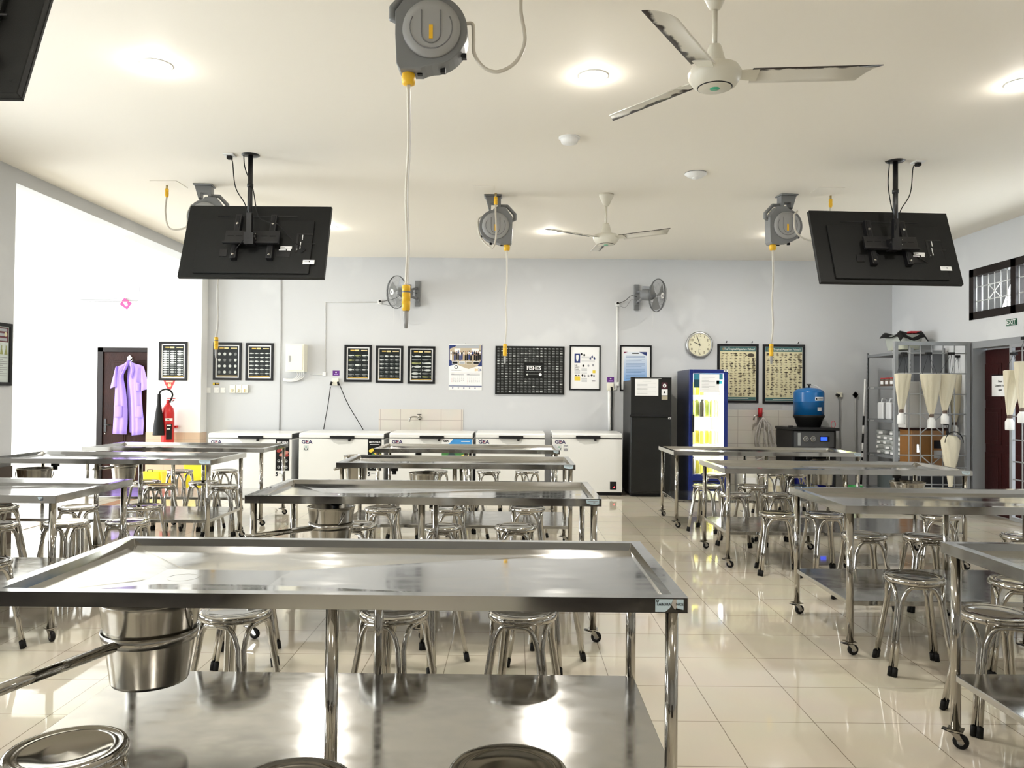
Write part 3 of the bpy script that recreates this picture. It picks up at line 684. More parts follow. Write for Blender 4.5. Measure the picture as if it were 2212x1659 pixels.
for px, py, Y, z, lb, k in ((75, 1025, 6.9, .43, 'steel bucket under the middle table of the left column, left side', 'L2'), (268, 1000, 8.45, .43, 'steel bucket with wire handle under the farthest left table', 'L3'),
                     (1960, 1043, 6.75, .40, 'steel bucket under the third table of the right column', 'R2'), (1775, 1015, 8.65, .43, 'wide steel bucket with a paper towel under the farthest right table', 'R3'), (770, 1020, 8.7, .43, 'steel bucket under the farthest table of the centre column', 'D')):
    p = at(px, py, Y); dup(bk, (p.x, Y, z), .4, lb, 'steel buckets under the tables', scale=(1, 1, 1)); holder(k, p.x, Y, z, radians(-120), .22)

# ------------------------------------------------------------------ stools
SZ = .475
def make_stool():
    t = thing('round_stool', 'x', 'stool')
    R = .145
    b = B().lathe([(0, SZ-.008), (.06, SZ-.007), (.105, SZ-.004), (.116, SZ-.0005), (.122, SZ-.003), (.13, SZ+.002), (.140, SZ), (R, SZ-.006), (R+.001, SZ-.014), (R, SZ-.024), (R-.004, SZ-.027), (R-.012, SZ-.025), (0, SZ-.025)], CHROME, n=48, cap=False)
    b.build('seat', t)
    tr = .0108; q = .0118
    for k in range(4):
        a0 = k*pi/2; a1 = a0+pi/2
        def foot(a, side):
            rad = Vector((cos(a), sin(a), 0)); tan = Vector((-sin(a), cos(a), 0))*side*q
            ft = rad*.205+tan; ft.z = .014
            kn = rad*.142+tan; kn.z = .345
            return ft, kn
        f0, k0 = foot(a0, 1); f1, k1 = foot(a1, -1)
        m = (k0+k1)/2; out = Vector((cos(a0+pi/4), sin(a0+pi/4), 0))
        def top(f): p = k0.lerp(k1, f)+out*.012*sin(pi*f); return p
        p1 = top(.07); p1.z = .395; p2 = top(.2); p2.z = .432; p3 = top(.36); p3.z = SZ-.036
        p6 = top(.93); p6.z = .395; p5 = top(.8); p5.z = .432; p4 = top(.64); p4.z = SZ-.036
        pts = [f0, f0.lerp(k0, .5)]+curve3([k0, p1, p2, p3, p4, p5, p6, k1], 3)+[f1.lerp(k1, .5), f1]
        l = B().tube(pts, tr, CHROME, 10).build('leg', t)
        for f, kk in ((f0, k0), (f1, k1)):
            d = (kk-f).normalized()
            B().tube([f-d*.013, f+d*.028], .0128, BLACK, 10).build('foot_cap', l)
    return t
S = make_stool(); S0 = [False]
def stool(x, y, lb, grp, rot=None, sc=None):
    for k, tx, ty, dl, L_, _ in TDEF:
        if tx-.1 < x < tx+L_+.1:
            if ty-.4 < y < ty+.3: y = min(y, ty+.035-.175)
            elif ty+.3 <= y < ty+1.2: y = max(y, ty+.83+.175)
    rz = random.uniform(0, pi/2) if rot is None else radians(rot)
    if not S0[0]: S.location = (x, y, 0); S.rotation_euler = (0, 0, rz); S['label'] = lb; S['group'] = grp; S0[0] = True; return S
    return dup(S, (x, y, 0), rz, lb, grp)
GR = 'round stainless steel stools around the tables'
def sp(px, py): p = atz(px, py, SZ); return p.x, p.y
C3 = ('left', 'middle', 'right')
def srow(xs, y, where, names=C3, rots=(None,)*6):
    for x, n, r in zip(xs, names, rots):
        stool(x, y if not isinstance(y, (list, tuple)) else y[list(xs).index(x)], 'round steel stool, %s one %s' % (n, where), GR, r)
# in front of and behind every table, placed where the photo shows each seat
x1, y1 = sp(143, 1616)
stool(x1, y1, 'round steel stool seat in the bottom left corner, nearest the camera', GR, 20)
stool(sp(632, 0+1690)[0], sp(632, 1695)[1], 'round steel stool barely showing at the bottom edge left of centre', GR, 40)
stool(*sp(1097, 1661), 'round steel stool seat at the bottom edge right of centre', GR, 10)
srow((-1.16, -.5, .04), (3.28, 3.30, 3.31), 'of three behind the nearest centre table', rots=(28, 20, 30))
srow((-1.38, -.44, .17), (4.08, 4.05, 4.06), 'of three before the second centre table', rots=(60, 12, 15))
srow((-1.10, -.51, .01), (5.47, 5.43, 5.46), 'of three behind the second centre table', rots=(45, 50, 48))
srow((-1.05, -.53, .11), (6.27, 6.29, 6.38), 'of three before the third centre table', rots=(44, 62, 40))
srow((-1.05, -.45, .12), (7.62, 7.60, 7.66), 'of three behind the third centre table')
srow((-.94, -.31, .15), (9.36, 9.42, 9.45), 'of three behind the farthest centre table', rots=(20, 45, 15))
P = lambda px, py: sp(px, py)
def many(lst, where):
    for px, py, n, r in lst: stool(*P(px, py), 'round steel stool, %s %s' % (n, where), GR, r)
many([(1975, 1243, 'left one of two', 35), (2205, 1254, 'right one', 20)], 'before the second right-hand table')
many([(1866, 1153, 'left one of three', 42), (2000, 1157, 'middle one of three', 38), (2214, 1156, 'right one', 10)], 'behind the second right-hand table')
many([(2150, 1322, 'dented top, left one', 40)], 'behind the nearest right-hand table')
many([(1671, 1103, 'left one of three', 33), (1769, 1104, 'middle one of three', 50), (2031, 1112, 'right one of three', 20)], 'before the third right-hand table')
many([(1588, 1066, 'left one of two', 25), (1677, 1067, 'right one of two', 45)], 'behind the third right-hand table')
many([(1525, 1046, 'left one of three', 12), (1624, 1048, 'middle one of three', 50), (1733, 1048, 'right one of three', 30)], 'before the farthest right-hand table')
many([(1542, 1023, 'left one of three', 30), (1662, 1022, 'middle one of three', 5), (1718, 1022, 'right one of three', 40)], 'behind the farthest right-hand table')
many([(387, 1016, 'left one of two', 40), (486, 1015, 'right one of two', 42)], 'behind the farthest left-hand table')
many([(315, 1039, 'left one of two', 20), (444, 1039, 'right one of two', 10)], 'before the farthest left-hand table')
many([(317, 1054, 'left one of two', 40), (470, 1052, 'right one of two', 50)], 'behind the middle left-hand table')
many([(-5, 1093, 'left one of three', 20), (170, 1093, 'middle one of three', 35), (309, 1091, 'right one of three', 35)], 'before the middle left-hand table')
many([(-12, 1131, 'left one of three', 20), (143, 1126, 'middle one of three', 35), (276, 1124, 'right one of three', 38)], 'behind the nearest left-hand table')
many([(-28, 1208, 'only one visible', 15)], 'before the nearest left-hand table')
#PART2
# ------------------------------------------------------------------ framed pictures on the back wall
CRM_ = mat('gold_light_print', (.8, .65, .3), .5)
FR = mat('picture_frame_black', (.012, .012, .013), .35, spec=.2)
GFR = 'framed fish posters on the wall'
def frame(px, lb, bw=.03, dep=.02, Y=YW, group=None, cat='picture'):
    c, w, h = wbox(*px, Y); t = thing('framed_poster', lb, cat, (c[0], Y, c[2]), group=group)
    b = B()
    for (u0, u1, v0, v1) in ((-w/2, w/2, h/2-bw, h/2), (-w/2, w/2, -h/2, -h/2+bw), (-w/2, -w/2+bw, -h/2+bw, h/2-bw), (w/2-bw, w/2, -h/2+bw, h/2-bw)):
        b.box(u0, u1, -dep, -.001, v0, v1, FR)
    b.build('frame', t, bevel=.002)
    return t, w-2*bw, h-2*bw
def dark_chart(px, lb, cols, rows, kind, Y=YW, seed=1):
    rnd = random.Random(seed)
    t, w, h = frame(px, lb, .034, group=GFR, Y=Y)
    b = B().q(-w/2, w/2, -h/2, h/2, -.006, WHITE); e = .018; b.q(-w/2+e, w/2-e, -h/2+e, h/2-e, -.007, CHART)
    W2, H2 = w/2-e, h/2-e; d = -.008
    b.q(-W2*.75, -W2*.35, H2*.83, H2*.9, d, GOLD).q(-W2*.3, W2*.1, H2*.81, H2*.91, d, CRM_).q(W2*.3, W2*.9, H2*.83, H2*.89, d, mat('gold_pale', (.75, .6, .3), .5)).q(-W2*.95, W2*.95, -H2*.97, -H2*.93, d, GOLD)
    for j in range(rows):
        for i in range(cols):
            u = -W2+(i+.5)*2*W2/cols; v = H2*.68-(j+.5)*(H2*1.58)/rows
            m = rnd.choice([FISHW, FISHW, FISHD, FISHO if kind in ('ol', 'long') else FISHW])
            s = 1.5*W2/cols
            if kind == 'disc': b.lathe([(0, 0), (s*.36, 0)], m, c=(u, d, v), n=16, axis='Y', cap=False)
            elif kind == 'long': b.fish(u, v, s*1.25, s*.22*rnd.uniform(.7, 1.4), d, m, rnd.choice((1, -1)))
            else: b.fish(u, v, s*1.2, s*.34*rnd.uniform(.7, 1.2), d, m)
            b.q(u-s*.3, u+s*.3, v-s*.42, v-s*.38, d, FISHD)
    b.build('poster', t)
dark_chart((344, 738, 405, 822), 'dark fish poster in black frame on the pilaster above the fire extinguisher', 3, 11, 'grey', PYF, 1)
dark_chart((461, 740, 522, 821), 'dark poster with round specimens in black frame, above the light switches', 4, 4, 'disc', YW, 2)
dark_chart((531, 741, 591, 822), 'dark crustacean poster in black frame, left of the cream electrical box', 4, 6, 'grey', YW, 3)
dark_chart((744, 745, 803, 825), 'dark fish poster in black frame, leftmost of three right of the electrical box', 3, 5, 'ol', YW, 4)
dark_chart((812, 747, 871, 827), 'dark fish poster in black frame, middle of three right of the electrical box', 4, 6, 'grey', YW, 5)
dark_chart((881, 748, 940, 829), 'dark eel and fish poster in black frame, beside the wall calendar', 2, 7, 'long', YW, 6)
# aquarium posters
TEAL = mat('teal_print', (.05, .14, .14), .6); CRM = mat('cream_print', (.72, .66, .42), .6); FB = mat('fish_brown_print', (.07, .055, .035), .7); FB2 = mat('fish_tan_print', (.25, .21, .12), .7)
def aqua(px, lb, title, seed):
    rnd = random.Random(seed); t, w, h = frame(px, lb, .035, cat='poster')
    b = B().q(-w/2, w/2, -h/2, h/2, -.006, mat('print_border', (.6, .62, .58), .6)); e = .006; W2, H2 = w/2-e, h/2-e
    b.q(-W2, W2, -H2, H2, -.0068, CRM).q(-W2, W2, H2-.07, H2, -.0076, TEAL).q(-W2, W2, -H2, -H2+.045, -.0076, TEAL)
    b.text(title, .02, H2-.036, .042, -.009, mat('print_pale', (.75, .78, .72), .6), bold=.0008, sx=.86).ell(-W2+.05, H2-.035, .02, .02, -.009, FB2)
    b.q(-W2*.6, W2*.6, -H2+.02, -H2+.026, -.009, MT['print_pale'])
    nr, nc = 26, 8
    for j in range(nr):
        for i in range(nc):
            if rnd.random() < .06: continue
            u = -W2+(i+.5+rnd.uniform(-.15, .15))*2*W2/nc; v = H2-.09-(j+.5)*(2*H2-.15)/nr
            big = (i == nc-1 and j < 12) or rnd.random() < .12
            if i >= nc-2 and j < 3 and seed == 1: continue
            b.fish(u, v, .048*(1.25 if big else rnd.uniform(.7, 1)), .016*(1.6 if big else rnd.uniform(.5, 1.1)), -.009, FB if rnd.random() < .65 else FB2, rnd.choice((1, -1)))
    if seed == 1: b.fish(W2-.09, H2-.125, .14, .06, -.0095, FB, -1)
    b.build('poster', t)
    for u in (-w*.32, w*.38): B().cyl((0, 0, 0), (0, -.03, .0), .005, FR, 8).cyl((0, -.028, 0), (0, -.034, .02), .006, FR, 8).build('wall_hook', t, loc=(u, 0, h/2+.055))
aqua((1549, 743, 1638, 870), 'cream poster of tropical aquarium fishes I, partly behind the blue fridge', 'The Tropical Aquarium Fishes I', 1)
aqua((1647, 744, 1738, 872), 'cream poster of tropical aquarium fishes III, behind the blue tank', 'The Tropical Aquarium Fishes III', 2)
# large black FISHES board
c, w, h = wbox(1070, 748, 1219, 852); t = thing('fish_board', 'large black board with rows of small fish reading FISHES', 'poster', c)
B().box(-w/2, w/2, -.03, -.001, -h/2, h/2, CHARTB).build('board', t, bevel=.003)
b = B(); rnd = random.Random(3); nc, nr = 17, 18; W2, H2 = w/2-.02, h/2-.02
for j in range(nr):
    for i in range(nc):
        u = -W2+(i+.5)*2*W2/nc; v = H2-(j+.5)*2*H2/nr
        if -.085 < u < .205 and -.1 < v < .1: continue
        b.fish(u, v+.004, .045, .013*rnd.uniform(.5, 1.3), -.031, rnd.choice([FISHW, FISHD, FISHD, FISHD]), 1)
        b.q(u-.02, u+.02, v-.013, v-.010, -.031, FISHD)
b.text('FISHES', .06, .03, .082, -.032, WHITE, bold=.0022, sx=.92).q(-.06+0, .18, .065, .07, -.032, FISHD).q(-.06, .18, -.025, -.018, -.032, FISHW).q(-.02, .13, -.065, -.06, -.032, FISHD)
b.text('FROM', .06, -.002, .02, -.032, FISHW) if False else None
b.lathe([(0, 0), (.022, 0)], WHITE, c=(.155, -.032, -.062), n=16, axis='Y', cap=False).lathe([(0, 0), (.016, 0)], FISHW, c=(-.04, -.032, -.062), n=4, axis='Y', cap=False)
b.build('fish_print', t)
# safety rules
t, w, h = frame((1230, 746, 1297, 843), 'white lab safety rules poster in black frame right of the black fish board', .02, cat='poster')
b = B().q(-w/2, w/2, -h/2, h/2, -.006, WHITE); d = -.008
def uv(x, y): p = at(x, y, YW); return p.x-t.location.x, p.z-t.location.z
def rq(x0, y0, x1, y1, m, dd=None): u0, v0 = uv(x0, y0); u1, v1 = uv(x1, y1); b.q(u0, u1, v1, v0, dd or d, m)
rq(1241, 764, 1253, 784, NAVY)
u, v = uv(1247, 773); b.pl([(u-.02, v+.03), (u-.012, v+.045), (u+.012, v+.045), (u+.02, v+.03), (u+.018, v-.01), (u+.01, v-.05), (u-.01, v-.05), (u-.018, v-.01)], -.009, WHITE)
u, v = uv(1241, 788)
for k, s in enumerate(('Lab', 'Safety', 'Rules')): b.text(s, u, v-.004-k*.03, .036, d, INK, 'LEFT', sx=.85)
for x, y in ((1256, 765), (1262, 767), (1260, 790), (1271, 790), (1281, 789), (1258, 811), (1263, 812), (1271, 812), (1278, 811), (1283, 812)):
    u, v = uv(x, y); b.ell(u, v, .014, .017, d, INKG if x % 2 else INK)
for x, y in ((1275, 775), (1284, 775), (1279, 771)): u, v = uv(x, y); b.ell(u, v, .015, .014, d, NAVY); b.ell(u, v+.017, .006, .007, d, NAVY)
rq(1241, 813, 1253, 822, mat('yellow_print', (.8, .6, .05), .6)); rq(1280, 800, 1286, 806, MT['yellow_print'])
for x, y in ((1244, 811), (1250, 811)): u, v = uv(x, y); b.ell(u, v, .012, .01, -.009, INK)
for y in (770.5, 772.5, 779.5, 781.5, 795, 797, 800, 803, 805.5, 817, 819, 821, 824): rq(1256, y, 1268 if y > 786 else 1285, y+.7, INKG)
for y in (800, 802, 804, 806): rq(1241, y, 1253, y+.7, INKG)
rq(1278, 822, 1286, 824, INK)
b.build('poster', t)
# blue announcement
t, w, h = frame((1339, 746, 1407, 845), 'blue and white notice in black frame, half hidden by the black fridge', .02, cat='poster')
b = B().q(-w/2, w/2, -h/2, h/2, -.006, WHITE)
gm = bpy.data.materials.new('notice_blue_fade'); gm.use_nodes = True; nt = gm.node_tree; tc = nt.nodes.new('ShaderNodeTexCoord'); sp_ = nt.nodes.new('ShaderNodeSeparateXYZ'); r = nt.nodes.new('ShaderNodeValToRGB'); mr = nt.nodes.new('ShaderNodeMapRange')
mr.inputs[1].default_value = .2; mr.inputs[2].default_value = -.25; nt.links.new(tc.outputs['Object'], sp_.inputs[0]); nt.links.new(sp_.outputs['Z'], mr.inputs[0]); nt.links.new(mr.outputs[0], r.inputs[0]); nt.links.new(r.outputs[0], nt.nodes['Principled BSDF'].inputs['Base Color'])
r.color_ramp.elements[0].color = (.75, .8, .86, 1); r.color_ramp.elements[1].color = (.1, .33, .72, 1)
u0, v0 = uv(1347.5, 760); u1, v1 = uv(1397, 838)
b.q(u0, u1, v1, v0, -.007, gm); b.pl([(u0, v0), (u0+.06, v0), (u0+.01, v0-.02), (u0, v0-.03)], -.008, mat('maroon_print', (.2, .01, .05), .5)); b.pl([(u1-.12, v0), (u1, v0), (u1, v0-.06)], -.008, NAVY)
b.q((u0+u1)/2-.05, (u0+u1)/2+.05, v0-.028, v0-.012, -.008, INK)
for k in range(16): b.q(u0+.03, u1-.03-(.05 if k % 4 == 3 else 0), v0-.065-k*.022, v0-.06-k*.022, -.008, mat('ink_blue', (.1, .2, .4), .6))
b.build('poster', t)
# calendar
c, w, h = wbox(970, 745, 1041, 843); t = thing('wall_calendar', 'white and navy 2026 wall calendar with group photo on the back wall', 'calendar', c)
d = -.008; b = B().box(-w/2, w/2, -.006, -.001, -h/2, h/2, WHITE)
b.q(-w/2, w/2, h*.03, h/2, d, NAVY); rnd = random.Random(5)
b.pl([(-w/2+.01, h*.41), (-w*.2, h/2), (w/2-.01, h/2), (w/2-.01, h*.17), (w*.36, h*.03), (w*.1, -h*.03), (-w*.25, h*.05), (-w/2+.01, h*.17)], d-.0004, mat('photo_warm', (.5, .42, .3), .6))
b.q(-w*.34, -w*.16, h*.32, h*.42, d-.0006, WHITE).q(w*.18, w*.4, h*.3, h*.42, d-.0006, WHITE).q(-w*.3, w*.42, h*.43, h*.49, d-.0006, mat('photo_grey', (.4, .42, .45), .6))
sk = mat('photo_skin', (.35, .2, .13), .6); cl2 = [INK, INK, WHITE, NAVY, mat('photo_tan', (.45, .35, .22), .6)]
for k in range(34):
    u = -w*.44+k % 17*w*.055; v = h*(.25 if k < 17 else .31)+rnd.uniform(-.01, .01)
    m = rnd.choice(cl2); b.q(u-.012, u+.012, v-.06, v+.02, d-.0008-.0001*(34-k)/10, m); b.ell(u, v+.03, .008, .01, d-.0014, sk if k % 3 else INK, 8)
for k in range(4): u = -w*.32+k*w*.215; b.q(u-w*.09, u+w*.09, h*.07, h*.14, d-.002, WHITE); b.q(u-w*.08, u+w*.08, h*.08, h*.13, d-.0025, rnd.choice([MT['photo_grey'], INK, FB2]))
b.pl([(-w/2, h*.03), (-w*.28, h*.07), (w*.17, -h*.06), (w*.38, h*.04), (w/2, 0), (w/2, -.08), (-w/2, -.08)], d-.003, WHITE)
b.lathe([(.018, -.0033), (.028, -.0033)], INK, c=(-w*.28, d, h*.01), n=20, axis='Y', cap=False).q(-w*.43, -w*.12, -h*.065, -h*.055, d-.003, INKG)
b.text('20', w*.33, -h*.05, .05, d-.004, GOLD, bold=.001).text('26', w*.44, -h*.05, .05, d-.004, NAVY, bold=.001)
for u0, off in ((-w*.42, 3), (w*.06, 6)):
    b.q(u0-.01, u0+w*.38, -h*.165, -h*.155, d-.003, INKG); b.q(u0, u0+.03, -h*.15, -h*.14, d-.003, INKG)
    for k in range(30):
        kk = k+off; u = u0+kk % 7*w*.058; v = -h*.185-kk//7*h*.032
        b.text(str(k+1), u+.005, v, .014, d-.003, INK if kk % 7 else REDP)
b.q(-w/2, w/2, -h*.415, -h*.4, d-.003, NAVY)
for k in range(5): b.ell(-w*.38+k*w*.17, -h*.45, .009, .009, d-.003, INKG if k % 2 else NAVY)
b.build('calendar_sheet', t); B().cyl((-w/2, -.006, h/2), (w/2, -.006, h/2), .006, WHITEPL, 8).cyl((0, 0, h/2+.02), (0, -.02, h/2+.022), .004, TUBE, 8).build('hanging_rail', t)

# ------------------------------------------------------------------ wall clock
c = at(1510, 745, YW); t = thing('wall_clock', 'round silver wall clock with cream face showing two minutes to ten', 'clock', c)
RC = .198; B().lathe([(RC-.03, -.05), (RC-.012, -.052), (RC, -.035), (RC, -.0), (0, 0)], mat('clock_silver', (.45, .45, .44), .3, .8), n=56, axis='Y', cap=False).build('rim', t)
f = B().lathe([(0, -.044), (RC-.026, -.044)], mat('clock_cream', (.78, .74, .54), .5), n=48, axis='Y', cap=False); d = -.0455
for k in range(12):
    a = radians(90-30*(k+1)); f.text(str(k+1), .135*cos(a), .135*sin(a), .05, d, mat('clock_numeral', (.1, .075, .03), .6), bold=.0006)
for k in range(60):
    a = radians(6*k); f.tube([(.163*cos(a), d, .163*sin(a)), (.168*cos(a), d, .168*sin(a))], .0012, MT['clock_numeral'], 4)
f.q(-.018, .018, .068, .074, d, INKG); f.q(-.012, .012, -.073, -.069, d, INKG)
f.build('face', t)
def hand(L, wd, deg, nm): a = radians(90-deg); B().tube([(-.02*cos(a), -.048, -.02*sin(a)), (L*cos(a), -.048, L*sin(a))], wd, INK, 6).build(nm, t)
hand(.09, .0045, 293, 'hour_hand'); hand(.142, .0035, 342, 'minute_hand'); hand(.12, .001, 190, 'second_hand')

# ------------------------------------------------------------------ wall fans
WFG = mat('fan_grey', (.17, .175, .18), .45); WIRE = mat('fan_wire_grey', (.11, .115, .12), .4)
def wall_fan(lb, mp, ce, n, base_px):
    m0 = at(*mp, YW); c0 = at(*ce, 11.2); t = thing('wall_fan', lb, 'fan', (m0.x, YW, m0.z), group='grey wall fans on the back wall')
    B().box(-.04, .04, -.05, -.001, -.19, .19, WFG).box(-.03, .03, -.07, -.05, -.12, -.05, WFG).box(-.03, .03, -.07, -.05, .05, .12, WFG).build('wall_bracket', t, bevel=.008)
    p = Vector((c0.x-m0.x, 11.2-YW, c0.z-m0.z)); n = Vector(n).normalized(); q = n.to_track_quat('Z', 'Y').to_matrix().to_4x4(); M = Matrix.Translation(p) @ q
    b = B(); e = p-n*.24; b.cyl((0, -.06, .08), e+Vector((0, 0, .04)), .018, WFG).cyl((0, -.06, -.08), e-Vector((0, 0, .05)), .018, WFG).build('arm', t)
    b = B(); b.T = M; b.lathe([(0, -.27), (.05, -.265), (.085, -.23), (.085, -.12), (.06, -.07), (.03, -.04)], WFG, n=28); b.box(-.03, .03, .05, .12, -.25, -.13, WFG); b.build('motor_housing', t)
    b = B(); b.T = M; R = .235
    for r, z in ((R, 0), (R, -.012), (.19, .045), (.13, .065), (.07, .072), (.19, -.05), (.12, -.07)): b.tube([(r*cos(2*pi*k/36), r*sin(2*pi*k/36), z) for k in range(36)], .0045 if r == R else .0012, WIRE, 5, closed=True)
    for k in range(56):
        a = 2*pi*k/56; ca, sa = cos(a), sin(a)
        b.tube([(r*ca, r*sa, z) for r, z in ((.045, .075), (.13, .066), (.19, .046), (.225, .02), (R, 0), (.225, -.03), (.19, -.05), (.1, -.075))], .0011, WIRE, 4)
    b.build('cage', t)
    b = B(); b.T = M; b.lathe([(0, .082), (.03, .08), (.047, .074), (.045, .07), (0, .07)], WHITEPL, n=24); b.lathe([(.008, .0835), (.018, .082)], INK, n=16, cap=False); b.build('centre_badge', t)
    for s in range(3):
        b = B(); b.T = M @ Matrix.Rotation(s*2*pi/3+.4, 4, 'Z'); vs = []; fs = []
        for i in range(7):
            r = .03+i*.03
            for j in range(5): a = (-.5+j/4)*(.9+.1*i/6)+r*1.2; vs.append((r*cos(a), r*sin(a), -.02+.035*(j/4-.5)))
        for i in range(6):
            for j in range(4): k = i*5+j; fs.append((k, k+1, k+6, k+5))
        b.add(vs, fs, mat('fan_blade_smoke', (.2, .2, .19), .3, alpha=.75), True).build('blade', t)
    for k in range(2): B().cyl((p.x-.05+.1*k, p.y+.1, p.z-.12), (p.x-.05+.1*k, p.y+.1, p.z-.46), .0015, HOSEW, 5).build('pull_cord', t)
    # outlet and cord
    o = at(*base_px, YW); o0 = (o.x-m0.x, -.02, o.z-m0.z)
    s = 1 if o0[0] < 0 else -1
    b = B(); b.tube(curve3([(o0[0], -.03, o0[2]), (o0[0]*.6, -.05, o0[2]+.05), (o0[0]*.3, -.06, .02), (0, -.07, -.0)], 5), .004, BLACK, 5).tube(curve3([(o0[0], -.03, o0[2]-.02), (o0[0]*.6, -.05, o0[2]-.05), (o0[0]*.3, -.06, -.04), (0, -.07, -.06)], 5), .003, GREYPL, 5)
    b.build('cord', t)
    return t
wall_fan('grey wall fan facing left, behind the yellow hose nozzle', (902.5, 635), (856, 631), (-.72, -.68, -.05), (821, 653))
wall_fan('grey wall fan facing right, above the notice and the clock', (1374.5, 643), (1421, 638), (.78, -.6, -.12), (1334, 657))
for px, lb in (((821, 653), 'small white wall outlet feeding the left wall fan'), ((1334, 657), 'small white wall outlet feeding the right wall fan')):
    c = at(*px, YW); t = thing('wall_outlet', lb, 'outlet', c, group='wall outlets'); B().box(-.03, .03, -.02, -.001, -.035, .035, WHITEPL).build('outlet_plate', t, bevel=.004); B().lathe([(0, -.04), (.016, -.04), (.018, -.02)], BLACK, c=(0, 0, .012), n=14, axis='Y').build('plug', t)

# ------------------------------------------------------------------ conduits, boxes, outlets and small signs on the back wall
def conduit(pts, lb, r=.008, m=WHITEPL, Y=YW):
    P_ = [at(x, y, Y)+Vector((0, -r-.001, 0)) for x, y in pts]; o = P_[-1]
    B().tube([p-o for p in P_], r, m, 8).build('cable_conduit', loc=o, label=lb, cat='conduit')
conduit([(607, 548), (607, 700), (604, 938)], 'thin vertical pipe on the back wall left of the electrical box', .009, mat('pipe_grey', (.5, .5, .5), .5))
conduit([(817, 653), (703, 653), (703, 806)], 'white angled cable conduit from left wall fan outlet downwards', .007)
conduit([(1333, 663), (1332, 826)], 'white vertical conduit below the right wall fan outlet', .014)
conduit([(1331, 830), (1331, 842), (1323, 842)], 'short white angled conduit beside the socket left of the black fridge', .01)
conduit([(671, 808), (699, 809)], 'short horizontal conduit below the cream electrical box', .007)
p = at(1317, 936, YW); q = at(1316, 845, YW); B().tube([(0, -.025, 0), (q.x-p.x, -.025, q.z-p.z)], .024, WHITEPL, 12).build('cable_conduit', loc=p, label='thick white vertical conduit behind the rightmost freezer', cat='conduit')
c = at(1326, 840, YW); B().tube(curve3([(-.04, -.06, .0), (-.03, -.05, -.12), (-.035, -.05, -.4), (-.03, -.05, -.68)], 6), .009, BLACK, 8).build('power_cord', loc=c, label='black power cord hanging beside the thick white conduit', cat='cord')
c, w, h = wbox(617, 743, 657, 803, 11.42); t = thing('electrical_box', 'cream metal electrical panel box on the back wall', 'electrical box', (c[0], YW, c[2]))
B().box(-w/2, w/2, -.18, -.001, -h/2, h/2, CREAMPL).build('enclosure', t, bevel=.004); dd = B().box(-w/2+.02, w/2-.02, -.188, -.18, -h/2+.02, h/2-.02, CREAMPL).build('door', t, bevel=.003)
B().box(-w/2+.05, -w/2+.075, -.194, -.188, -.06, .03, LGREY).build('handle', dd)
b = B()
for k in range(4): b.tube(curve3([(.0+k*.03, -.06, -h/2+.01), (.01+k*.03, -.06, -h/2-.05-k*.008), (-.05, -.05, -h/2-.1-k*.012), (-.2, -.03, -h/2-.1-k*.01), (-w/2-.05, -.015, -h/2-.12)], 5), .008, HOSEW, 6)
b.build('cable_bundle', t)
def small_box(px, lb, w=.05, h=.06, d=.025, name='junction_box', m=WHITEPL):
    c = at(*px, YW); return B().box(-w/2, w/2, -d, -.001, -h/2, h/2, m).build(name, loc=c, bevel=.004, label=lb, cat='outlet' if 'outlet' in name else ('switch' if 'switch' in name else 'junction box'))
small_box((701, 808), 'small white junction box at the foot of the angled conduit')
small_box((1333, 829), 'small white junction box on the conduit above the socket by the black fridge')
for k, x in enumerate((450, 468, 482)):
    c = at(x, 843, YW); t = thing('wall_switch', 'flat white wall switch, %s of three below the round-specimen poster' % C3[k], 'switch', c, group='flat white wall switches')
    B().box(-.036, .036, -.008, -.001, -.04, .04, WHITEPL).build('plate', t, bevel=.002); B().box(-.02, .02, -.013, -.008, -.01, .015, WHITE).build('rocker', t)
for k, x in enumerate((504, 517.5, 531)):
    c = at(x, 840, YW); t = thing('rotary_switch', 'cream rotary wall switch, %s of three below the crustacean poster' % C3[k], 'switch', c, group='cream rotary switches')
    B().box(-.043, .043, -.04, -.001, -.06, .06, CREAMPL).build('cover', t, bevel=.005); B().lathe([(0, -.055), (.015, -.055), (.02, -.04)], CREAMPL, c=(0, 0, -.02), n=16, axis='Y').box(-.004, .004, -.062, -.05, -.045, 0, GOLD).build('knob', t)
def sticker_w(px, w, h, m, lb, extra=None):
    c = at(*px, YW); b = B().box(-w/2, w/2, -.003, -.001, -h/2, h/2, m)
    if extra: extra(b)
    b.build('wall_sticker', loc=c, label=lb, cat='sticker')
sticker_w((467, 829), .1, .035, INK, 'small yellow and black sticker above the light switches', lambda b: b.q(-.05, -.02, -.0175, .0175, -.004, MT['yellow_print']).q(-.008, .04, -.006, .006, -.004, GOLD))
for px, lb in (((726, 806), 'small purple sticker above the double-plug socket'), ((1319, 820), 'small purple sticker above the socket left of the black fridge')):
    sticker_w(px, .1, .075, PURP, lb, lambda b: b.ell(0, .012, .012, .01, -.004, WHITE).q(-.03, .03, -.025, -.012, -.004, mat('purple_pale', (.4, .25, .6), .5)))
for px, lb, two in (((725, 825), 'cream wall socket with two black plugs above the second freezer', 1), ((1318, 836), 'cream wall socket with one black plug left of the black fridge', 0)):
    c = at(*px, YW); t = thing('wall_socket', lb, 'outlet', c); B().box(-.05, .05, -.03, -.001, -.055, .055, CREAMPL).build('outlet_plate', t, bevel=.005)
    for s in ((-1, 1) if two else (.3,)):
        b = B().cyl((s*.045, -.05, .0), (s*.045+s*.015, -.06, -.05), .016, BLACK, 10); b.build('plug', t)
a = at(716, 835, YW); e1 = at(701, 927, YW); f1 = at(735, 830, YW); e2 = at(786, 928, YW)
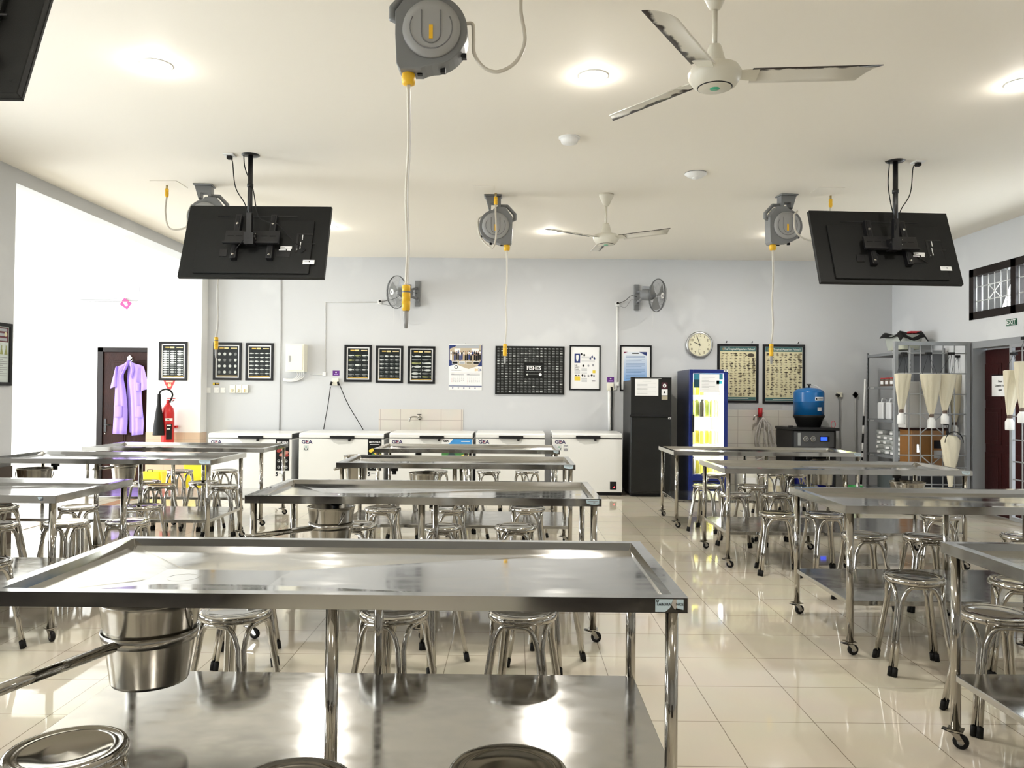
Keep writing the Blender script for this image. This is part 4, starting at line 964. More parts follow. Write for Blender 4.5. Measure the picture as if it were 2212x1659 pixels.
for s, e, lb in ((a, e1, 'thin black cord hanging left from the double-plug socket'), (f1, e2, 'thin black cord hanging right from the double-plug socket')):
    B().tube(curve3([(0, -.06, 0), ((e.x-s.x)*.35, -.06, (e.z-s.z)*.42), ((e.x-s.x)*.8, -.06, (e.z-s.z)*.82), (e.x-s.x, -.05, e.z-s.z)], 6), .006, BLACK, 6).build('power_cord', loc=s, label=lb, cat='cord')
# faucets
def faucet(px, lb, Y=YW, red=False):
    c = at(*px, Y); t = thing('wall_faucet', lb, 'faucet', c)
    B().cyl((0, 0, 0), (0, -.09, 0), .014, TUBE).lathe([(.03, -.001), (.03, -.01)], TUBE, n=16, axis='Y').tube(curve3([(0, -.06, 0), (-.05, -.1, .02), (-.12, -.12, .01), (-.14, -.12, -.05)], 5), .012, TUBE, 10).build('spout', t)
    B().cyl((0, -.06, 0), (0, -.06, .05), .012, TUBE).box(-.03, .03, -.068, -.052, .05, .06, BLKPL if not red else REDP).build('handle', t)
    return t
faucet((907, 903), 'small dark wall faucet above the tiled patch behind the third freezer')
t = faucet((1643, 900), 'steel wall faucet with hoses left of the black filter cabinet')
c = t.location
B().tube([(-.035, -.1, .13), (-.04, -.1, .0)], .032, REDP, 12).build('red_nozzle', t)
b = B()
for k, (dx, w_) in enumerate(((-.06, .1), (-.03, .02), (.03, -.04), (.08, -.08), (.12, -.1))):
    b.tube(curve3([(0, -.08, -.01), (dx, -.1, -.12), (dx*1.4-.02, -.1, -.3), (dx*1.5+.02, -.09, -.5), (w_, -.09, -.65)], 5), .011, mat('hose_grey_clear', (.5, .47, .44), .4), 8)
b.build('hoses', t)

# ------------------------------------------------------------------ chest freezers
YF = 10.9
def freezer(x0, x1, lb, cp=False, st=None):
    p0, p1 = at(x0, 950, YF), at(x1, 950, YF); w = p1.x-p0.x; cx = (p0.x+p1.x)/2; zt = at((x0+x1)/2, 936, YF).z; zs = at((x0+x1)/2, 947, YF).z
    t = thing('chest_freezer', lb, 'freezer', (cx, YF, 0), group='white chest freezers along the back wall'); D = .62
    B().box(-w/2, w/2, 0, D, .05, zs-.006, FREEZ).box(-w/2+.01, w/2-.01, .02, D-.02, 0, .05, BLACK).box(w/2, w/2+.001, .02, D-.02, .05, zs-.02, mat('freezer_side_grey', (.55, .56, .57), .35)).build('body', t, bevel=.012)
    B().box(-w/2+.004, w/2-.004, .004, D-.004, zs-.008, zs+.004, BLACK).build('gasket', t)
    l = B(); l.prism([(0, zs+.004), (0, zt-.02), (.02, zt), (D, zt+.012), (D, zs+.004)], -w/2, w/2, FREEZ, axis='X'); lo = l.build('lid', t, bevel=.006)
    B().box(w/2, w/2+.002, .015, D, zs+.008, zt-.004, BLKPL).build('lid_end_cap', lo)
    hx = .01*w; hh = B().box(-.17, .17, -.022, 0, zs-.004, zs+.036, BLKPL).build('handle', lo, loc=(hx, 0, 0), bevel=.004)
    B().lathe([(0, -.03), (.018, -.028), (.02, 0)], BLKPL, c=(.1, 0, zs-.018), n=14, axis='Y').build('lock', hh)
    B().pl([(-.16, zs-.012), (.16, zs-.012), (.14, zs-.07), (-.05, zs-.085), (-.12, zs-.06)], -.0015, mat('recess_grey', (.6, .6, .57), .4)).build('grip_recess', t, loc=(hx, 0, 0))
    g = B().text('GEA', -w/2+.11, zs-.055, .075, -.002, mat('logo_navy', (.03, .02, .1), .4), bold=.002, sx=1.05); g.q(-w/2+.098, -w/2+.125, zs-.058, zs-.052, -.0025, REDP); g.build('brand_mark', t)
    if st: st(t, w, zs)
    if cp:
        q = at(1324.5, 1049, YF); b = B().box(-.045, .045, -.004, 0, -.055, .055, BLKPL); po = b.build('control_panel', t, loc=(q.x-cx, 0, q.z), bevel=.003)
        B().text('-6', .012, -.022, .026, -.0055, mat('red_led', (.2, 0, 0), .4, emit=(1, .03, .04), es=6), bold=.0012).build('red_digits', po)
    return t
def hands_icon(b, u, v):
    b.q(u-.035, u+.035, v-.04, v+.04, -.002, mat('icon_pale', (.62, .64, .62), .5)); b.ell(u, v+.015, .012, .012, -.003, mat('green_dot', (.2, .4, .3), .5))
    for s in (-1, 1): b.pl([(u+s*.006, v-.035), (u+s*.028, v-.015), (u+s*.03, v+.01), (u+s*.018, v-.005)], -.003, INK)
def best(t, w, zs, px, col):
    b = B(); u1 = w/2-.03; u0 = u1-.19; z1 = zs-.005; z0 = z1-.44
    b.q(u0, u1, z0, z1, -.002, CHARTB); b.text('BEST COLD', (u0+u1)/2, z1-.045, .03, -.003, WHITE, bold=.0012); b.q(u0+.03, u1-.03, z1-.082, z1-.074, -.003, WHITE)
    rn = random.Random(2)
    for k in range(9): b.ell(u0+.03+rn.random()*.13, z1-.13-rn.random()*.1, .028, .022, -.003-.0001*k, rn.choice(col))
    for r in range(2):
        for k in range(3): b.ell(u0+.045+k*.052, z0+.05+r*.085, .018, .02, -.003, mat('print_pale2', (.6, .62, .6), .5)); b.ell(u0+.045+k*.052, z0+.052+r*.085, .008, .009, -.0035, INK)
    b.text('5', u0+.02, z0-.05, .08, -.002, INK, bold=.003); b.q(u0+.05, u0+.12, z0-.035, z0-.031, -.002, INKG).q(u0+.05, u0+.1, z0-.045, z0-.041, -.002, INKG)
    b.build('energy_sticker', t, label='black promotional sticker')
meat = [mat('meat_red', (.3, .03, .02), .6), mat('meat_pink', (.5, .2, .15), .6), INK]
veg = [MT['yellow_print'], mat('leaf_green', (.05, .2, .05), .6), mat('print_orange', (.7, .25, .03), .6)]
freezer(450, 630, 'white chest freezer with black sticker of meat, leftmost of the row', st=lambda t, w, z: best(t, w, z, 0, meat))
def st2(t, w, z): best(t, w, z, 0, veg); b = B(); hands_icon(b, -w/2+.1, z-.14); b.build('icon_sticker', t)
freezer(646, 829, 'white chest freezer with hands icon, second from the left', st=st2)
def st3(t, w, z):
    b = B(); u1 = w/2-.01; u0 = u1-.42; z1 = z-.004
    b.q(u0, u1, z1-.45, z1, -.002, WHITE); b.pl([(u0+.12, z1-.05), (u0+.16, z1), (u1, z1), (u1, z1-.08), (u0, z1-.08), (u0, z1-.074), (u0+.1, z1-.07)], -.003, BLUEP); b.q(u0, u1, z1-.086, z1-.078, -.003, INK)
    b.text('GEA', u0+.06, z1-.03, .04, -.004, INK, bold=.002); b.q(u0+.27, u1-.03, z1-.04, z1-.03, -.004, WHITE)
    b.q(u0, u1, z1-.42, z1-.2, -.003, mat('leaf_green', (.05, .2, .05), .6)); b.ell(u0+.14, z1-.25, .06, .06, -.004, mat('pot_dark', (.02, .05, .05), .5)); b.ell(u0+.33, z1-.26, .07, .05, -.004, MT['yellow_print'])
    b.build('energy_sticker', t, label='blue and green promotional sticker')
freezer(841, 1021, 'white chest freezer with blue sticker, middle of the row', st=st3)
def st4(t, w, z): b = B(); b.ell(-w/2+.04, z-.015, .008, .006, -.002, INKG).ell(-w/2+.08, z-.015, .008, .006, -.002, INKG); b.build('small_marks', t)
freezer(1028, 1177, 'narrow white chest freezer, fourth from the left', st=st4)
def st5(t, w, z):
    b = B(); hands_icon(b, -w/2+.095, z-.14); u = -w/2+.19; b.q(u-.03, u+.03, z-.18, z-.10, -.002, INKG); b.text('SNI', u, z-.13, .034, -.003, WHITE, bold=.002); b.build('icon_sticker', t)
freezer(1193, 1344.5, 'white chest freezer with lit red digits, rightmost beside the black fridge', cp=True, st=st5)

# ------------------------------------------------------------------ black refrigerator
BF = mat('fridge_black', (.013, .0135, .013), .28, spec=.35, var=(3, (.018, .0185, .018), .2)); YR = 10.78
x0, x1 = at(1362, 950, YR).x, at(1450, 950, YR).x; w = x1-x0; zt = at(1400, 815, YR).z; zm = at(1400, 898, YR).z
t = thing('refrigerator', 'black two-door refrigerator with white paper notice', 'refrigerator', ((x0+x1)/2, YR, 0))
B().box(-w/2+.0, w/2, .06, .76, .04, zt-.04, mat('fridge_side_black', (.012, .012, .013), .4)).box(-w/2+.02, w/2-.02, .08, .7, 0, .04, BLACK).build('cabinet', t, bevel=.01)
B().box(-w/2, w/2, .0, .055, zm+.012, zt, BF).box(-w/2, w/2-.0, -.008, .0, zt-.012, zt-.006, BLACK).build('freezer_door', t, bevel=.014)
dr = B().box(-w/2, w/2, .0, .055, .07, zm-.012, BF).build('fridge_door', t, bevel=.014)
B().box(-w/2-.01, w/2, -.012, .05, zm-.014, zm+.014, BLKPL).build('door_gap_trim', t, bevel=.004)
B().box(w/2-.045, w/2-.005, -.003, 0, zm-.045, zm-.022, WHITE).box(w/2-.036, w/2-.014, -.004, 0, zm-.038, zm-.029, INK).build('lock_sticker', dr)
def nq(x0, y0, x1, y1, Y): a, b_ = at(x0, y0, Y), at(x1, y1, Y); o = t.location; return a.x-o.x, b_.x-o.x, b_.z, a.z
u0, u1, v0, v1 = nq(1372, 819, 1422, 855, YR); b = B().box(u0, u1, -.003, -.001, v0, v1, WHITE).box(u0, u1+.04, -.004, -.001, v1+.004, v1+.016, LGREY)
b.q(u0+.1, u1-.1, v1-.03, v1-.025, -.004, INKG)
for k in range(9): b.q(u0+.03, u1-.03-(.12 if k % 3 else 0), v1-.055-k*.018, v1-.052-k*.018, -.004, INKG)
b.build('paper_notice', t)
u0, u1, v0, v1 = nq(1429, 826, 1442, 840, YR); b = B().box(u0, u1, -.003, -.001, v0, v1, mat('sticker_maroon', (.06, .01, .02), .5)); b.ell((u0+u1)/2, (v0+v1)/2, .025, .026, -.004, WHITE).q((u0+u1)/2-.004, (u0+u1)/2+.004, (v0+v1)/2-.014, (v0+v1)/2+.014, -.005, INK); b.build('round_badge_sticker', t)
u0, u1, v0, v1 = nq(1429, 841, 1442, 854, YR); b = B().box(u0, u1, -.003, -.001, v0, v1, WHITE); b.ell((u0+u1)/2, (v0+v1)/2, .012, .014, -.004, INK); b.build('note_sticker', t)
u0, u1, v0, v1 = nq(1429, 854.5, 1442, 863.5, YR); b = B().box(u0, u1, -.003, -.001, v0, v1, mat('sticker_sand', (.4, .35, .25), .6)); b.build('small_sticker', t)

# ------------------------------------------------------------------ blue display fridge
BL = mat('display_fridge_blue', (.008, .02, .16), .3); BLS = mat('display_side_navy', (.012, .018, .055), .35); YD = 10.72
x0, x1 = at(1489, 950, YD).x, at(1572, 950, YD).x; w = x1-x0; zt = at(1530, 798, YD).z; g0, g1 = at(1497, 900, YD).x-(x0+x1)/2, at(1563.5, 900, YD).x-(x0+x1)/2
gz1, gz0 = at(1530, 806, YD).z, at(1530, 1025, YD).z
t = thing('display_fridge', 'blue display fridge with glass door and brightly lit interior', 'refrigerator', ((x0+x1)/2, YD, 0)); D = .82
INW = mat('fridge_liner_white', (.85, .86, .84), .4)
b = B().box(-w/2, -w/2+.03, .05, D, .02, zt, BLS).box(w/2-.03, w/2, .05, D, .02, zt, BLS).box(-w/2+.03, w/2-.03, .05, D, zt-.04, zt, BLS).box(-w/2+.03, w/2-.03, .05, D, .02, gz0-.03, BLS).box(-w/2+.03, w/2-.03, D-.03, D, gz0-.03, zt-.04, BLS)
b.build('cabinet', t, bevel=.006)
B().box(g0-.02, g0-.012, .06, D-.03, gz0-.03, zt-.04, INW).box(g1+.012, g1+.02, .06, D-.03, gz0-.03, zt-.04, INW).box(g0-.012, g1+.012, D-.05, D-.03, gz0-.03, zt-.04, INW).box(g0-.012, g1+.012, .06, D-.05, zt-.06, zt-.045, INW).box(g0-.012, g1+.012, .06, D-.05, gz0-.035, gz0-.02, INW).build('inner_liner', t)
dr = B().box(-w/2, g0, 0, .045, gz0-.03, zt, BL).box(g1, w/2, 0, .045, gz0-.03, zt, BL).box(g0, g1, 0, .045, gz1, zt, BL).box(g0, g1, 0, .045, gz0-.03, gz0, BL).build('door_frame', t, bevel=.005)
B().box(g0, g1, .02, .026, gz0, gz1, GLASS).build('glass_pane', dr)
B().box(-.015, .015, -.04, 0, -.14, .1, BLKPL).build('handle', dr, loc=(g0-.005, 0, at(1490, 911, YD).z), bevel=.006)
B().box(w/2-.06, w/2-.005, -.003, 0, zt-.03, zt-.006, WHITE).box(w/2-.048, w/2-.017, -.004, 0, zt-.022, zt-.014, INK).build('lock_sticker', dr)
zb = at(1530, 1029, YD).z; b = B().box(-w/2, w/2, .0, .05, .02, zb, BL)
for k in range(4): b.box(-w/2+.05, w/2-.12, -.003, .0, zb-.08-k*.05, zb-.06-k*.05, BLKPL)
b.build('ventilation_base', t, bevel=.004)
b = B().box(g0+.01, g1-.01, .012, .016, gz1-.09, gz1-.01, mat('header_teal', (.03, .22, .32), .5)).pl([(g0+.01, gz1-.09), (g0+.09, gz1-.09), (g0+.09, gz1-.2), (g0+.01, gz1-.2)], .012, mat('header_dark_teal', (.01, .06, .09), .5)); b.build('header_panel', t)
b = B().box(g0+.09, g0+.36, .009, .011, gz1-.26, gz1-.015, WHITE); b.box(g0+.32, g0+.40, .009, .011, gz1-.15, gz1-.1, mat('cyan_print', (.05, .55, .65), .5))
for k in range(9): b.q(g0+.12, g0+.3-(.08 if k % 3 else 0), gz1-.06-k*.02, gz1-.057-k*.02, .008, INKG)
b.build('paper_notice', t)
LED = mat('fridge_light', (1, 1, 1), .5, emit=(1, 1, .93), es=110)
B().box(g1-.03, g1-.005, .07, .09, gz0+.05, gz1-.05, LED).build('light_tube', t); B().box(g0+.1, g1-.1, .1, .13, zt-.075, zt-.062, LED).build('light_tube', t)
area('fridge_tube_light', t.location+Vector((g1-.04, .1, (gz0+gz1)/2)), (-1, .35, 0), .03, gz1-gz0-.1, 14, (1, 1, .92))
lv = [gz0-.0, gz0+.35, at(1530, 911, YD).z, at(1530, 868, YD).z, at(1530, 846, YD).z]
lv = [gz0-.018, gz0+.40, gz0+.78, gz0+1.08]
for z in lv[1:]:
    b = B()
    for k in range(14): b.cyl((g0-.008+k*(g1-g0+.016)/13, .12, z), (g0-.008+k*(g1-g0+.016)/13, D-.06, z), .003, WHITEPL, 6)
    b.cyl((g0-.01, .12, z), (g1+.01, .12, z), .005, WHITEPL, 6); b.build('wire_shelf', t)
JY = mat('jar_yellow_liquid', (.75, .68, .12), .25, emit=None); JG = mat('jar_olive_liquid', (.35, .4, .08), .25); JD = mat('jar_dark_content', (.03, .025, .01), .4)
def jar_proto(nm, r, h, m, lidm, lb, cat, grp, neck=.7):
    t = thing(nm, lb, cat, group=grp); B().lathe([(0, 0), (r*.95, 0), (r, .01), (r, h*.8), (r*neck, h*.92), (r*neck, h*.95)], m, n=18).build('jar_body' if 'jar' in nm else 'bottle_body', t)
    B().lathe([(r*neck*1.08, h*.9), (r*neck*1.08, h), (0, h)], lidm, n=18).build('lid', t); return t
def fill(protos, spots, lbf, grp):
    used = set()
    for i, (x, y, z, k, lb) in enumerate(spots):
        if k not in used: p = protos[k]; p.location = (x, y, z); p['label'] = lb; used.add(k)
        else: dup(protos[k], (x, y, z), random.uniform(0, 6), lb)
gj = 'sample jars inside the lit display fridge'
pr = [jar_proto('sample_jar', .036, .2, JY, WHITEPL, 'x', 'jar', gj), jar_proto('sample_bottle', .033, .25, JG, WHITEPL, 'x', 'bottle', gj, .45), jar_proto('sample_bottle', .04, .24, JD, BLKPL, 'x', 'bottle', gj, .4), jar_proto('sample_jar', .038, .12, mat('jar_white', (.75, .74, .65), .3), REDP, 'x', 'jar', gj)]
ox, oy = t.location.x, t.location.y; sp2 = []
names = ['bottom compartment', 'second level', 'third level', 'top level']
for li, z in enumerate(lv):
    n = 6
    for k in range(n):
        x = ox+g0+.045+k*(g1-g0-.09)/(n-1)
        kind = 2 if (li == 0 and k == 0) else (1 if li == 2 else (3 if li == 3 and k > 2 else 0))
        if li == 2 and k == 2: kind = 2
        lb = {0: 'yellow liquid sample jar standing on the %s of the blue display fridge', 1: 'olive green sample bottle standing on the %s of the blue display fridge', 2: 'dark brown bottle standing on the %s of the blue display fridge', 3: 'small pale jar with red lid on the %s of the blue display fridge'}[kind] % names[li]
        sp2.append((x, oy+.2+.06*(k % 2), z+.006, kind, lb))
fill(pr, sp2, None, gj)

# ------------------------------------------------------------------ water filter cabinet with blue pressure tank
YC_ = 10.85; x0, x1 = at(1712, 1000, YC_).x, at(1806, 1000, YC_).x; w = x1-x0; zt = at(1760, 924, YC_).z
t = thing('filter_cabinet', 'black water filter cabinet with gauges and blue display', 'cabinet', ((x0+x1)/2, YC_, 0)); D = .68
B().box(-w/2, -w/2+.03, 0, D, 0, zt-.04, BLKPL).box(w/2-.03, w/2, 0, D, 0, zt-.04, BLKPL).box(-w/2+.03, w/2-.03, D-.03, D, 0, zt-.04, BLKPL).box(-w/2+.03, w/2-.03, .02, D-.03, .02, .05, BLKPL).build('frame', t, bevel=.006)
B().box(-w/2-.02, w/2+.04, -.03, D, zt-.04, zt, BLKPL).build('top_board', t, bevel=.006)
pz1, pz0 = at(1760, 932, YC_).z, at(1760, 966, YC_).z
p = B().box(-w/2+.02, w/2-.03, -.01, .02, pz0, pz1, mat('panel_dark_grey', (.06, .062, .065), .45)).build('control_panel', t, bevel=.004)
def lx(px): return at(px, 950, YC_).x-t.location.x
for px in (1740, 1756):
    g = B().lathe([(.03, -.02), (.037, -.022), (.037, -.01)], TUBE, c=(lx(px), 0, at(px, 948, YC_).z), n=28, axis='Y', cap=False).lathe([(0, -.016), (.034, -.016)], mat('gauge_face', (.13, .135, .13), .4), c=(lx(px), 0, at(px, 948, YC_).z), n=28, axis='Y', cap=False)
    z_ = at(px, 948, YC_).z; g.tube([(lx(px), -.018, z_), (lx(px)+.02, -.018, z_+.012)], .0016, WHITE, 5); g.build('pressure_gauge', p)
s = at(1779, 948, YC_).z; B().box(lx(1770), lx(1791), -.014, -.01, s-.04, s+.035, BLACK).box(lx(1772), lx(1786), -.016, -.012, s-.025, s+.025, mat('blue_screen', (.01, .02, .3), .4, emit=(.02, .08, 1), es=1.6)).build('blue_display', p)
B().box(lx(1722.5), lx(1728.5), -.02, -.01, pz0+.02, pz1-.02, CLEARPL).build('flow_tube', p)
B().box(lx(1708), lx(1717), .06, .1, zt, zt+.025, BLKPL).build('rubber_stop', t)
b = B().lathe([(.0, .02), (.12, .02), (.13, .35), (0, .35)], mat('blue_housing', (.01, .02, .35), .3), c=(-.12, .3, .05), n=20); b.build('filter_housing', t)
b = B().lathe([(.0, .02), (.11, .02), (.12, .35), (0, .35)], MT['blue_housing'], c=(.18, .3, .05), n=20); b.build('filter_housing', t)
B().tube([(.05+.03*cos(a), .2, .035+.05*sin(a)) for a in [2*pi*k/18 for k in range(18)]], .005, mat('pink_plastic', (.7, .1, .15), .4), 6, closed=True).build('pink_ring', loc=(at(1800, 917, 11.1).x-.05, 10.9, zt+.005), label='pink plastic ring standing on the black filter cabinet', cat='ring')
tc_ = at(1747, 900, 11.15); zt0 = zt; tk = thing('pressure_tank', 'blue cylindrical water pressure tank standing on the black cabinet', 'tank', (tc_.x, 11.15, zt0))
zb0 = at(1747, 901, 11.15).z-zt0; zb1 = at(1747, 837, 11.15).z-zt0; TB = mat('tank_blue', (.006, .12, .36), .25)
B().lathe([(.15, 0), (.155, 0), (.20, zb0-.01), (.213, zb0), (.213, zb0+.03), (.0, zb0+.03)], BLACK, n=40).build('plinth', tk)
h_ = zb1-zb0; B().lathe([(.205, zb0+.02), (.208, zb0+h_*.5), (.211, zb0+h_*.5+.004), (.208, zb0+h_*.5+.01), (.208, zb0+h_*.82), (.19, zb0+h_*.9), (.12, zb0+h_*.97), (.03, zb1), (0, zb1)], TB, n=48).build('vessel', tk)
B().cyl((0, 0, zb1-.01), (0, 0, zb1+.05), .014, BLKPL).cyl((-.03, 0, zb1+.04), (.03, 0, zb1+.04), .01, BLKPL).build('valve', tk)
B().tube(curve3([(.03, 0, zb1+.04), (.12, -.02, zb1+.01), (.19, -.04, zb1-.08), (.2, .08, zb1-.2)], 6), .006, HOSEW, 6).build('water_line', tk)
def curved(r, a0, a1, z0, z1, m, b): n = 6; vs = []; [vs.extend([(r*sin(a0+(a1-a0)*k/n), -r*cos(a0+(a1-a0)*k/n), z0), (r*sin(a0+(a1-a0)*k/n), -r*cos(a0+(a1-a0)*k/n), z1)]) for k in range(n+1)]; b.add(vs, [(2*k, 2*k+2, 2*k+3, 2*k+1) for k in range(n)], m)
b = B(); curved(.2105, .05, .75, zb0+h_*.56, zb0+h_*.68, WHITE, b); curved(.2112, .1, .2, zb0+h_*.585, zb0+h_*.655, INK, b); curved(.2112, .26, .7, zb0+h_*.6, zb0+h_*.64, INKG, b); b.build('name_label', tk)
b = B(); curved(.2105, .22, .55, zb0+h_*.22, zb0+h_*.34, WHITE, b); curved(.2112, .24, .53, zb0+h_*.31, zb0+h_*.33, NAVY, b); curved(.2112, .3, .48, zb0+h_*.26, zb0+h_*.27, INKG, b); b.build('data_label', tk)

# outlet with cable, hanging bar, measuring pole
c = at(1811, 853, YW); t = thing('wall_socket', 'cream wall socket with a black plug and long cable near the rack', 'outlet', c)
B().box(-.03, .05, -.03, -.001, -.035, .035, CREAMPL).build('outlet_plate', t, bevel=.004); B().cyl((-.03, -.02, .0), (-.03, -.08, -.01), .022, BLACK, 12).build('plug', t)
B().tube(curve3([(-.03, -.07, -.01), (-.01, -.06, -.15), (-.0, -.04, -.5), (.02, -.04, -.9), (.02, -.04, -1.2)], 6), .007, GREYPL, 6).build('cable', t)
c = at(1848, 1050, YW); zt_ = at(1845, 853, YW).z; t = thing('hanging_bar', 'grey metal bar hung by a black diamond hook left of the rack', 'bar', (c.x, YW, .02))
B().tube([(0, -.03, 0), (-.02, -.03, zt_-.08)], .014, LGREY, 8).build('bar', t); B().pl([(-.06, zt_-.02), (-.02, zt_+.03), (.02, zt_-.02), (-.02, zt_-.07)], -.045, BLKMET).prism([(-.06, zt_-.02), (-.02, zt_+.03), (.02, zt_-.02), (-.02, zt_-.07)], -.045, -.02, BLKMET).build('diamond_hook', t)
a = at(1859, 1063, 11.1); e = at(1869, 819, 11.3); t = thing('measuring_pole', 'white pole with black bands leaning by the shelving rack', 'pole', (a.x, 11.1, 0))
V = Vector((e.x-a.x, .2, e.z)); N_ = 14
fr = (0, .12, .2, .28, .36, .44, .52, .6, 1.0)
b = B()
bands = [(0, .1, WHITE), (.1, .2, INK), (.2, .3, WHITE), (.3, .38, INK), (.38, .45, WHITE), (.45, .53, INK), (.53, .6, WHITE), (.6, .68, INK), (.68, 1.0, WHITE)]
for f0, f1, m in bands: b.tube([V*f0, V*f1], .014, m, 10)
b.build('pole', t)

# ------------------------------------------------------------------ shelving rack against the right wall
RX0, RX1, RY0, RY1 = 5.09, 5.53, 10.08, 11.35; RZ = at(1873, 763, RY1).z
t = thing('shelving_rack', 'grey slotted steel shelving rack in the back right corner', 'shelf', (RX0, RY0, 0)); W_, D_ = RX1-RX0, RY1-RY0
for x in (0, W_):
    for y in (0, D_):
        b = B().box(x-(.002 if x else -.0), x+(.002 if not x else 0), y-(.035 if y else 0), y+(0 if y else .035), 0, RZ, RACK).box(x-(.035 if x else 0), x+(0 if x else .035), y-(.002 if y else 0), y+(0 if y else .002), 0, RZ, RACK)
        for k in range(34): b.box(x-.0025 if not x else x, x+.0001 if not x else x+.0025, y-(.022 if y else -.012), y-(.012 if y else -.022), .05+k*.055, .075+k*.055, BLACK)
        b.build('post', t)
zz = [.14, .62, at(1905, 1000, 10.7).z, at(1905, 907, 10.9).z, at(1905, 833, 10.9).z, RZ-.03]
zz = [.14, at(1905, 985, 10.6).z, at(1905, 907, 10.7).z, at(1905, 834, 10.7).z, RZ-.03]
for z in zz: B().box(.002, W_-.002, .002, D_-.002, z-.035, z, RACK).build('shelf_board', t)
B().box(W_-.004, W_-.002, .03, D_-.03, .1, RZ-.03, mat('rack_panel', (.13, .135, .14), .6)).build('back_panel', t)
for z in zz[1:4]: B().box(-.003, 0, D_-.25, D_-.12, z-.03, z-.012, mat('shelf_tag', (.45, .45, .45), .6)).build('shelf_tag', t)
gj = 'jars and containers on the shelving rack'
J1 = jar_proto('specimen_jar', .05, .12, mat('jar_clear_brown', (.18, .13, .1), .2, alpha=.8), REDP, 'x', 'jar', gj, .85)
B().box(-.02, .02, -.052, -.045, .03, .075, WHITE).build('paper_label', J1)
q = [RY1-.28, RY1-.42, RY1-.56, RY1-.7, RY1-.84]
for k, y in enumerate(q):
    lb = 'red-lidded specimen jar on the upper rack shelf, %s' % ('farthest in the row', 'second from the far end', 'in the middle of the row', 'second from the near end', 'nearest in the row')[k]
    if k == 0: J1.location = (RX0+.12, y, zz[3]); J1['label'] = lb; J1.rotation_euler = (0, 0, -1.0)
    else: dup(J1, (RX0+.12, y, zz[3]), -1.0, lb, gj)
JC = thing('jerrycan', 'x', 'jerrycan', group=gj); CPW = mat('jerrycan_white', (.72, .73, .74), .35)
B().box(-.09, .09, -.06, .06, 0, .24, CPW).build('body', JC, bevel=.02); B().tube([(-.06, 0, .24), (-.05, 0, .285), (.02, 0, .285), (.03, 0, .24)], .012, CPW, 8).build('handle', JC); B().lathe([(.022, .23), (.022, .275), (0, .275)], WHITEPL, c=(.06, 0, 0), n=14).build('cap', JC)
JC.location = (RX0+.13, RY1-.3, zz[2]); JC.rotation_euler = (0, 0, .3); JC['label'] = 'white plastic jerrycan on the middle rack shelf, left one'; dup(JC, (RX0+.15, RY1-.5, zz[2]), .2, 'white plastic jerrycan on the middle rack shelf, right one', gj)
for k in range(4): dup(J1, (RX0+.1, RY1-.68-k*.11, zz[2]), -1.0, 'small red-lidded jar on the middle rack shelf beside the jerrycans', gj, scale=(.7, .7, 1.0))
CT = thing('food_container', 'x', 'container', group='clear stacked containers'); B().lathe([(.075, 0), (.09, .055)], CLEARPL, n=20).build('bowl', CT); B().lathe([(.094, .055), (.094, .062), (.08, .066), (0, .066)], mat('lid_clear', (.6, .62, .6), .25, alpha=.7), n=20).build('lid', CT); B().box(-.025, .025, -.093, -.088, .015, .045, WHITE).build('paper_label', CT)
ft = True
for i in range(5):
    for j in range(4 if i % 2 else 5):
        loc = (RX0+.13, RY1-.24-i*.2, zz[1]+j*.067); lb = 'clear round food container in the stacks on the lower rack shelf'
        if ft: CT.location = loc; CT.rotation_euler = (0, 0, -1.1); CT['label'] = lb; ft = False
        else: dup(CT, loc, -1.1+random.uniform(-.4, .4), lb, 'clear stacked containers')
p = at(1908, 1035, 10.7); t2 = thing('rubber_boot_box', 'dark grey plastic tub on the bottom shelf of the rack', 'tub', (RX0+.2, RY1-.5, zz[0])); t2.name = 'plastic_tub'
B().prism(rrect(.3, .6, .05), 0, .28, mat('tub_grey', (.1, .12, .12), .5), axis='Z').build('tub_body', t2); B().prism(rrect(.33, .63, .05), .25, .28, BLKPL, axis='Z').build('rim', t2)
# tub on the top of the rack
p = at(1960, 740, 10.65); t = thing('storage_tub', 'clear plastic tub with black folded lid on top of the rack', 'tub', (RX0+.17, 10.62, RZ+.001))
b = B(); n = 5
for k, (z, sx, sy) in enumerate(((0, .26, .36),)): pass
o0 = rrect(.26, .42, .05); o1 = rrect(.32, .5, .06); h_ = .2; b.add([(x, y, 0) for x, y in o0]+[(x, y, h_) for x, y in o1], [tuple(range(len(o0)))[::-1]]+[(i, (i+1) % len(o0), (i+1) % len(o0)+len(o0), i+len(o0)) for i in range(len(o0))], mat('tub_clear', (.6, .64, .58), .3, alpha=.6)); b.build('tub_body', t)
B().box(-.1, .1, -.17, .17, .003, .05, mat('tub_content_yellow', (.6, .5, .1), .6)).build('yellow_contents', t)
b = B(); vs = []; nx, ny = 9, 13
for i in range(nx):
    for j in range(ny): u, v = i/(nx-1)-.5, j/(ny-1)-.5; vs.append((u*.38, v*.58, h_+.02+.035*cos(u*9)*cos(v*8)-.14*max(0, abs(v)-.36)*4*(v < 0)-.1*max(0, abs(u)-.4)*4))
b.add(vs, [(i*ny+j, (i+1)*ny+j, (i+1)*ny+j+1, i*ny+j+1) for i in range(nx-1) for j in range(ny-1)], BLACK, True); lo = b.build('black_cover', t); s = lo.modifiers.new('Solidify', 'SOLIDIFY'); s.thickness = .012
B().box(.0, .15, -.2, -.1, h_+.02, h_+.045, REDP).build('red_rim', t)
